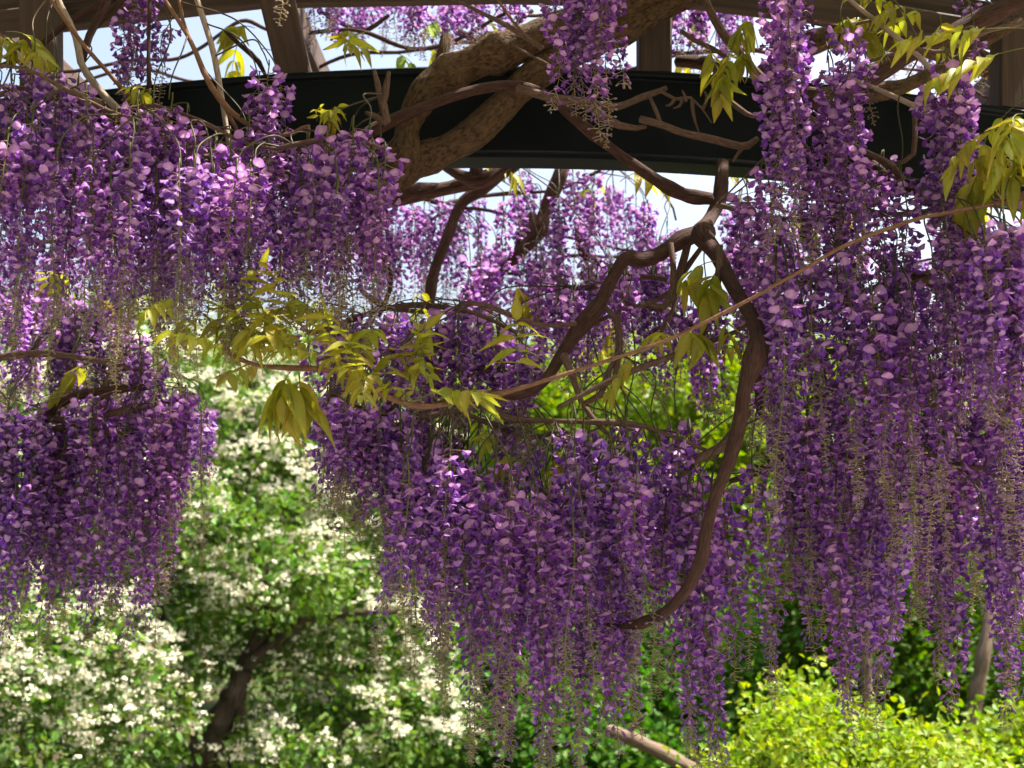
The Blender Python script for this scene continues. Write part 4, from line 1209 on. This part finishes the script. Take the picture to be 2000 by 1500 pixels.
# bright yellow-green shrub at the lower right
leafy_tree('shrub', (P(1700, 1500, 5.9).x, 5.9, 0), 'sunlit yellow-green leafy shrub below the right purple curtain', 'shrub',
           pclumps([(x_, y_ + 22 + random.uniform(-25, 25), 5.8 + random.uniform(-.35, .35), random.uniform(32, 66), random.uniform(24, 50), random.uniform(.1, .22))
                    for x_, y_ in [(1440, 1520), (1480, 1470), (1530, 1420), (1560, 1390), (1590, 1430), (1640, 1450), (1700, 1440), (1740, 1470), (1800, 1480), (1860, 1500), (1920, 1500), (1500, 1500), (1570, 1490),
                                   (1640, 1510), (1700, 1520), (1770, 1530), (1840, 1540), (1910, 1550), (1420, 1560), (1500, 1570), (1600, 1580), (1700, 1590), (1800, 1590), (1900, 1600), (1980, 1560), (1550, 1450), (1620, 1400), (1460, 1540)]]),
           (.20, .33, .026), 1200, 14, .038, 31, (P(1700, 1520, 5.9).x, 5.9, .7), .03, spread=.10, shell=.25)
leafy_tree('shrub', (P(2050, 1500, 6.6).x, 6.6, 0), 'low bright green shrub at the foot of the pale slanting trunk', 'shrub',
           pclumps([(1990, 1470, 6.5, 110, 70, .3), (2080, 1520, 6.6, 160, 110, .4), (1960, 1540, 6.4, 140, 70, .3)]),
           (.15, .25, .02), 320, 14, .05, 32, (P(2050, 1510, 6.6).x, 6.6, .6), .03, spread=.10, shell=.25)
# mid green trees behind the curtains
leafy_tree('tree', (P(1150, 1500, 11.5).x, 11.5, 0), 'bright lime-green tree glowing through the gap beside the bare limb', 'tree',
           pclumps([(1250, 760, 11.2, 190, 120, .8), (1420, 820, 11.4, 180, 150, .8), (1120, 860, 11.6, 200, 140, .8), (1350, 960, 11.0, 200, 130, .8), (1200, 1050, 11.4, 220, 120, .8), (1440, 1080, 11.2, 170, 140, .7), (1560, 800, 11.6, 200, 160, .8), (1000, 760, 11.9, 200, 100, .8)]),
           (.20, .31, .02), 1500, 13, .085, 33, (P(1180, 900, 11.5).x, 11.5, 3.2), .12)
leafy_tree('tree', (P(1050, 1500, 9.6).x, 9.6, 0), 'dark shaded green tree behind the tips of the central purple curtain', 'tree',
           pclumps([(930, 1380, 9.4, 150, 120, .6), (1080, 1440, 9.2, 150, 100, .6), (1250, 1400, 9.5, 160, 100, .6), (1380, 1300, 9.8, 160, 120, .6), (1000, 1240, 9.9, 170, 110, .6), (1180, 1260, 10, 170, 100, .6), (880, 1180, 10.2, 120, 140, .6), (1460, 1420, 9.6, 140, 90, .5), (1300, 1490, 9.0, 200, 70, .5)]),
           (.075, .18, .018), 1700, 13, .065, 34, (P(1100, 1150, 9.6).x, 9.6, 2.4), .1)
leafy_tree('tree', (P(1900, 1500, 9.3).x, 9.3, 0), 'pale slanting bare trunk with green crown behind the right curtain', 'tree',
           pclumps([(1760, 1290, 9.8, 170, 120, .6), (1920, 1250, 9.9, 170, 130, .6), (1620, 1230, 10.1, 150, 140, .6), (1850, 1100, 10, 200, 120, .6), (1680, 1080, 10.3, 180, 120, .6), (2020, 1350, 9.9, 160, 120, .6), (1600, 1380, 9.9, 120, 80, .5), (1800, 1400, 9.8, 160, 70, .5), (1540, 1240, 10.2, 100, 160, .5)]),
           (.10, .21, .018), 1500, 13, .065, 35)
paltree = bpy.data.objects['tree.002']
branch(paltree, [P(1870, 1640, 8.6) * 1, P(1888, 1480, 8.6), P(1905, 1370, 8.6), P(1925, 1250, 8.6), P(1950, 1100, 8.8), P(1960, 980, 9.2)], [.065, .055, .052, .045, .035, .02], 'palebark', 'trunk', 9, .05)
branch(paltree, [P(1900, 1480, 8.6), P(1940, 1462, 8.5), P(1990, 1445, 8.4), P(2080, 1420, 8.4)], [.035, .03, .025, .02], 'palebark', 'branch', 7, .05)
pt2 = leafy_tree('tree', (P(1700, 1600, 8.9).x, 8.9, 0), 'slim tree with greyish pink trunk rising behind the yellow-green shrub', 'tree',
                 pclumps([(1680, 1000, 9.2, 150, 110, .4), (1720, 900, 9.2, 130, 100, .4)]), (.11, .21, .02), 260, 13, .06, 36)
branch(pt2, [(P(1700, 1600, 8.9).x + .06, 8.9, 0), P(1728, 1460, 8.9), P(1700, 1400, 8.9), P(1692, 1330, 8.9), P(1690, 1200, 8.9), P(1695, 1000, 9.0)], [.06, .05, .045, .04, .035, .02], 'palebark', 'trunk', 9, .05)
bt = thing('bare_trunk', (P(1560, 1500, 6.9).x, 6.9, 0), 'leaning bare tan trunk below the tips of the central curtain', 'trunk')
branch(bt, [(P(1600, 1500, 6.9).x, 6.9, -.05), P(1450, 1570, 6.9), P(1335, 1494, 6.9), P(1260, 1455, 6.9), P(1205, 1432, 6.9), P(1185, 1424, 6.9)], [.052, .046, .04, .037, .033, .028], 'palebark', 'trunk', 10, .05)
branch(bt, [P(1225, 1440, 6.9), P(1240, 1415, 6.9), P(1262, 1395, 6.85)], [.018, .012, .008], 'palebark', 'branch', 6)

# far trees, each its own
far = [(60, 590, 15, (.13, .21, .03)), (330, 570, 16, (.18, .24, .03)), (640, 640, 15.5, (.10, .17, .025)), (950, 760, 16.5, (.13, .22, .025)), (1250, 720, 17, (.12, .2, .03)), (1560, 720, 15.5, (.15, .22, .025)), (1880, 700, 16, (.11, .19, .025)), (2200, 760, 15, (.10, .18, .02)), (-260, 720, 15, (.10, .17, .02))]
names = ['far broad green tree beyond the low purple bough', 'far yellow-green tree whose top shows beside the leafy shoot', 'far dark green tree behind the hawthorn crown', 'far light green tree behind the central curtain top',
         'far green tree behind the lime-green tree', 'far yellowish tree behind the right curtain middle', 'far mid green tree behind the slanting pale trunk', 'far tree beyond the right end of the pergola', 'far tree beyond the left end of the pergola']
for k, (x, y, Y, c) in enumerate(far):
    h = P(x, y, Y).z
    bx = P(x, 1000, Y).x
    rr = random.Random(k)
    cl = [(bx + rr.uniform(-1.1, 1.1), Y + rr.uniform(-.8, .8), h * f, rr.uniform(.8, 1.3), .9, rr.uniform(.5, .8)) for f in (.92, .85, .8, .7, .62, .5, .42, .33, .22, .12) for _ in (0, 1)]
    leafy_tree('tree', (bx, Y, 0), names[k], 'tree', cl, c, 900, 12, .10, 50 + k, (bx, Y, h * .7), .12, 'trees beyond the hawthorn', .17)

# ------------------------------------------------------------------ shade roof: the vine's leaves over the near half of the pergola
rc = np.random.default_rng(77)
nL = 15000
x = rc.uniform(-3.0, 3.4, nL)
y = rc.uniform(-.3, 3.85, nL)
zr = ROOF_Z + .08 - .05 * x * x + rc.uniform(0, .22, nL)
pc = np.stack([x, y, zr], 1)
g_ = np.sin(x * 5 + y * 3) * np.sin(y * 6 - x * 2 + 1)
pc = pc[(g_ > -.75)]
leaf_cloud('roof_foliage', pc, .11, leaf_cols(len(pc), (.13, .19, .025), rc), 'foliage', wA, rc, None, 1.0)
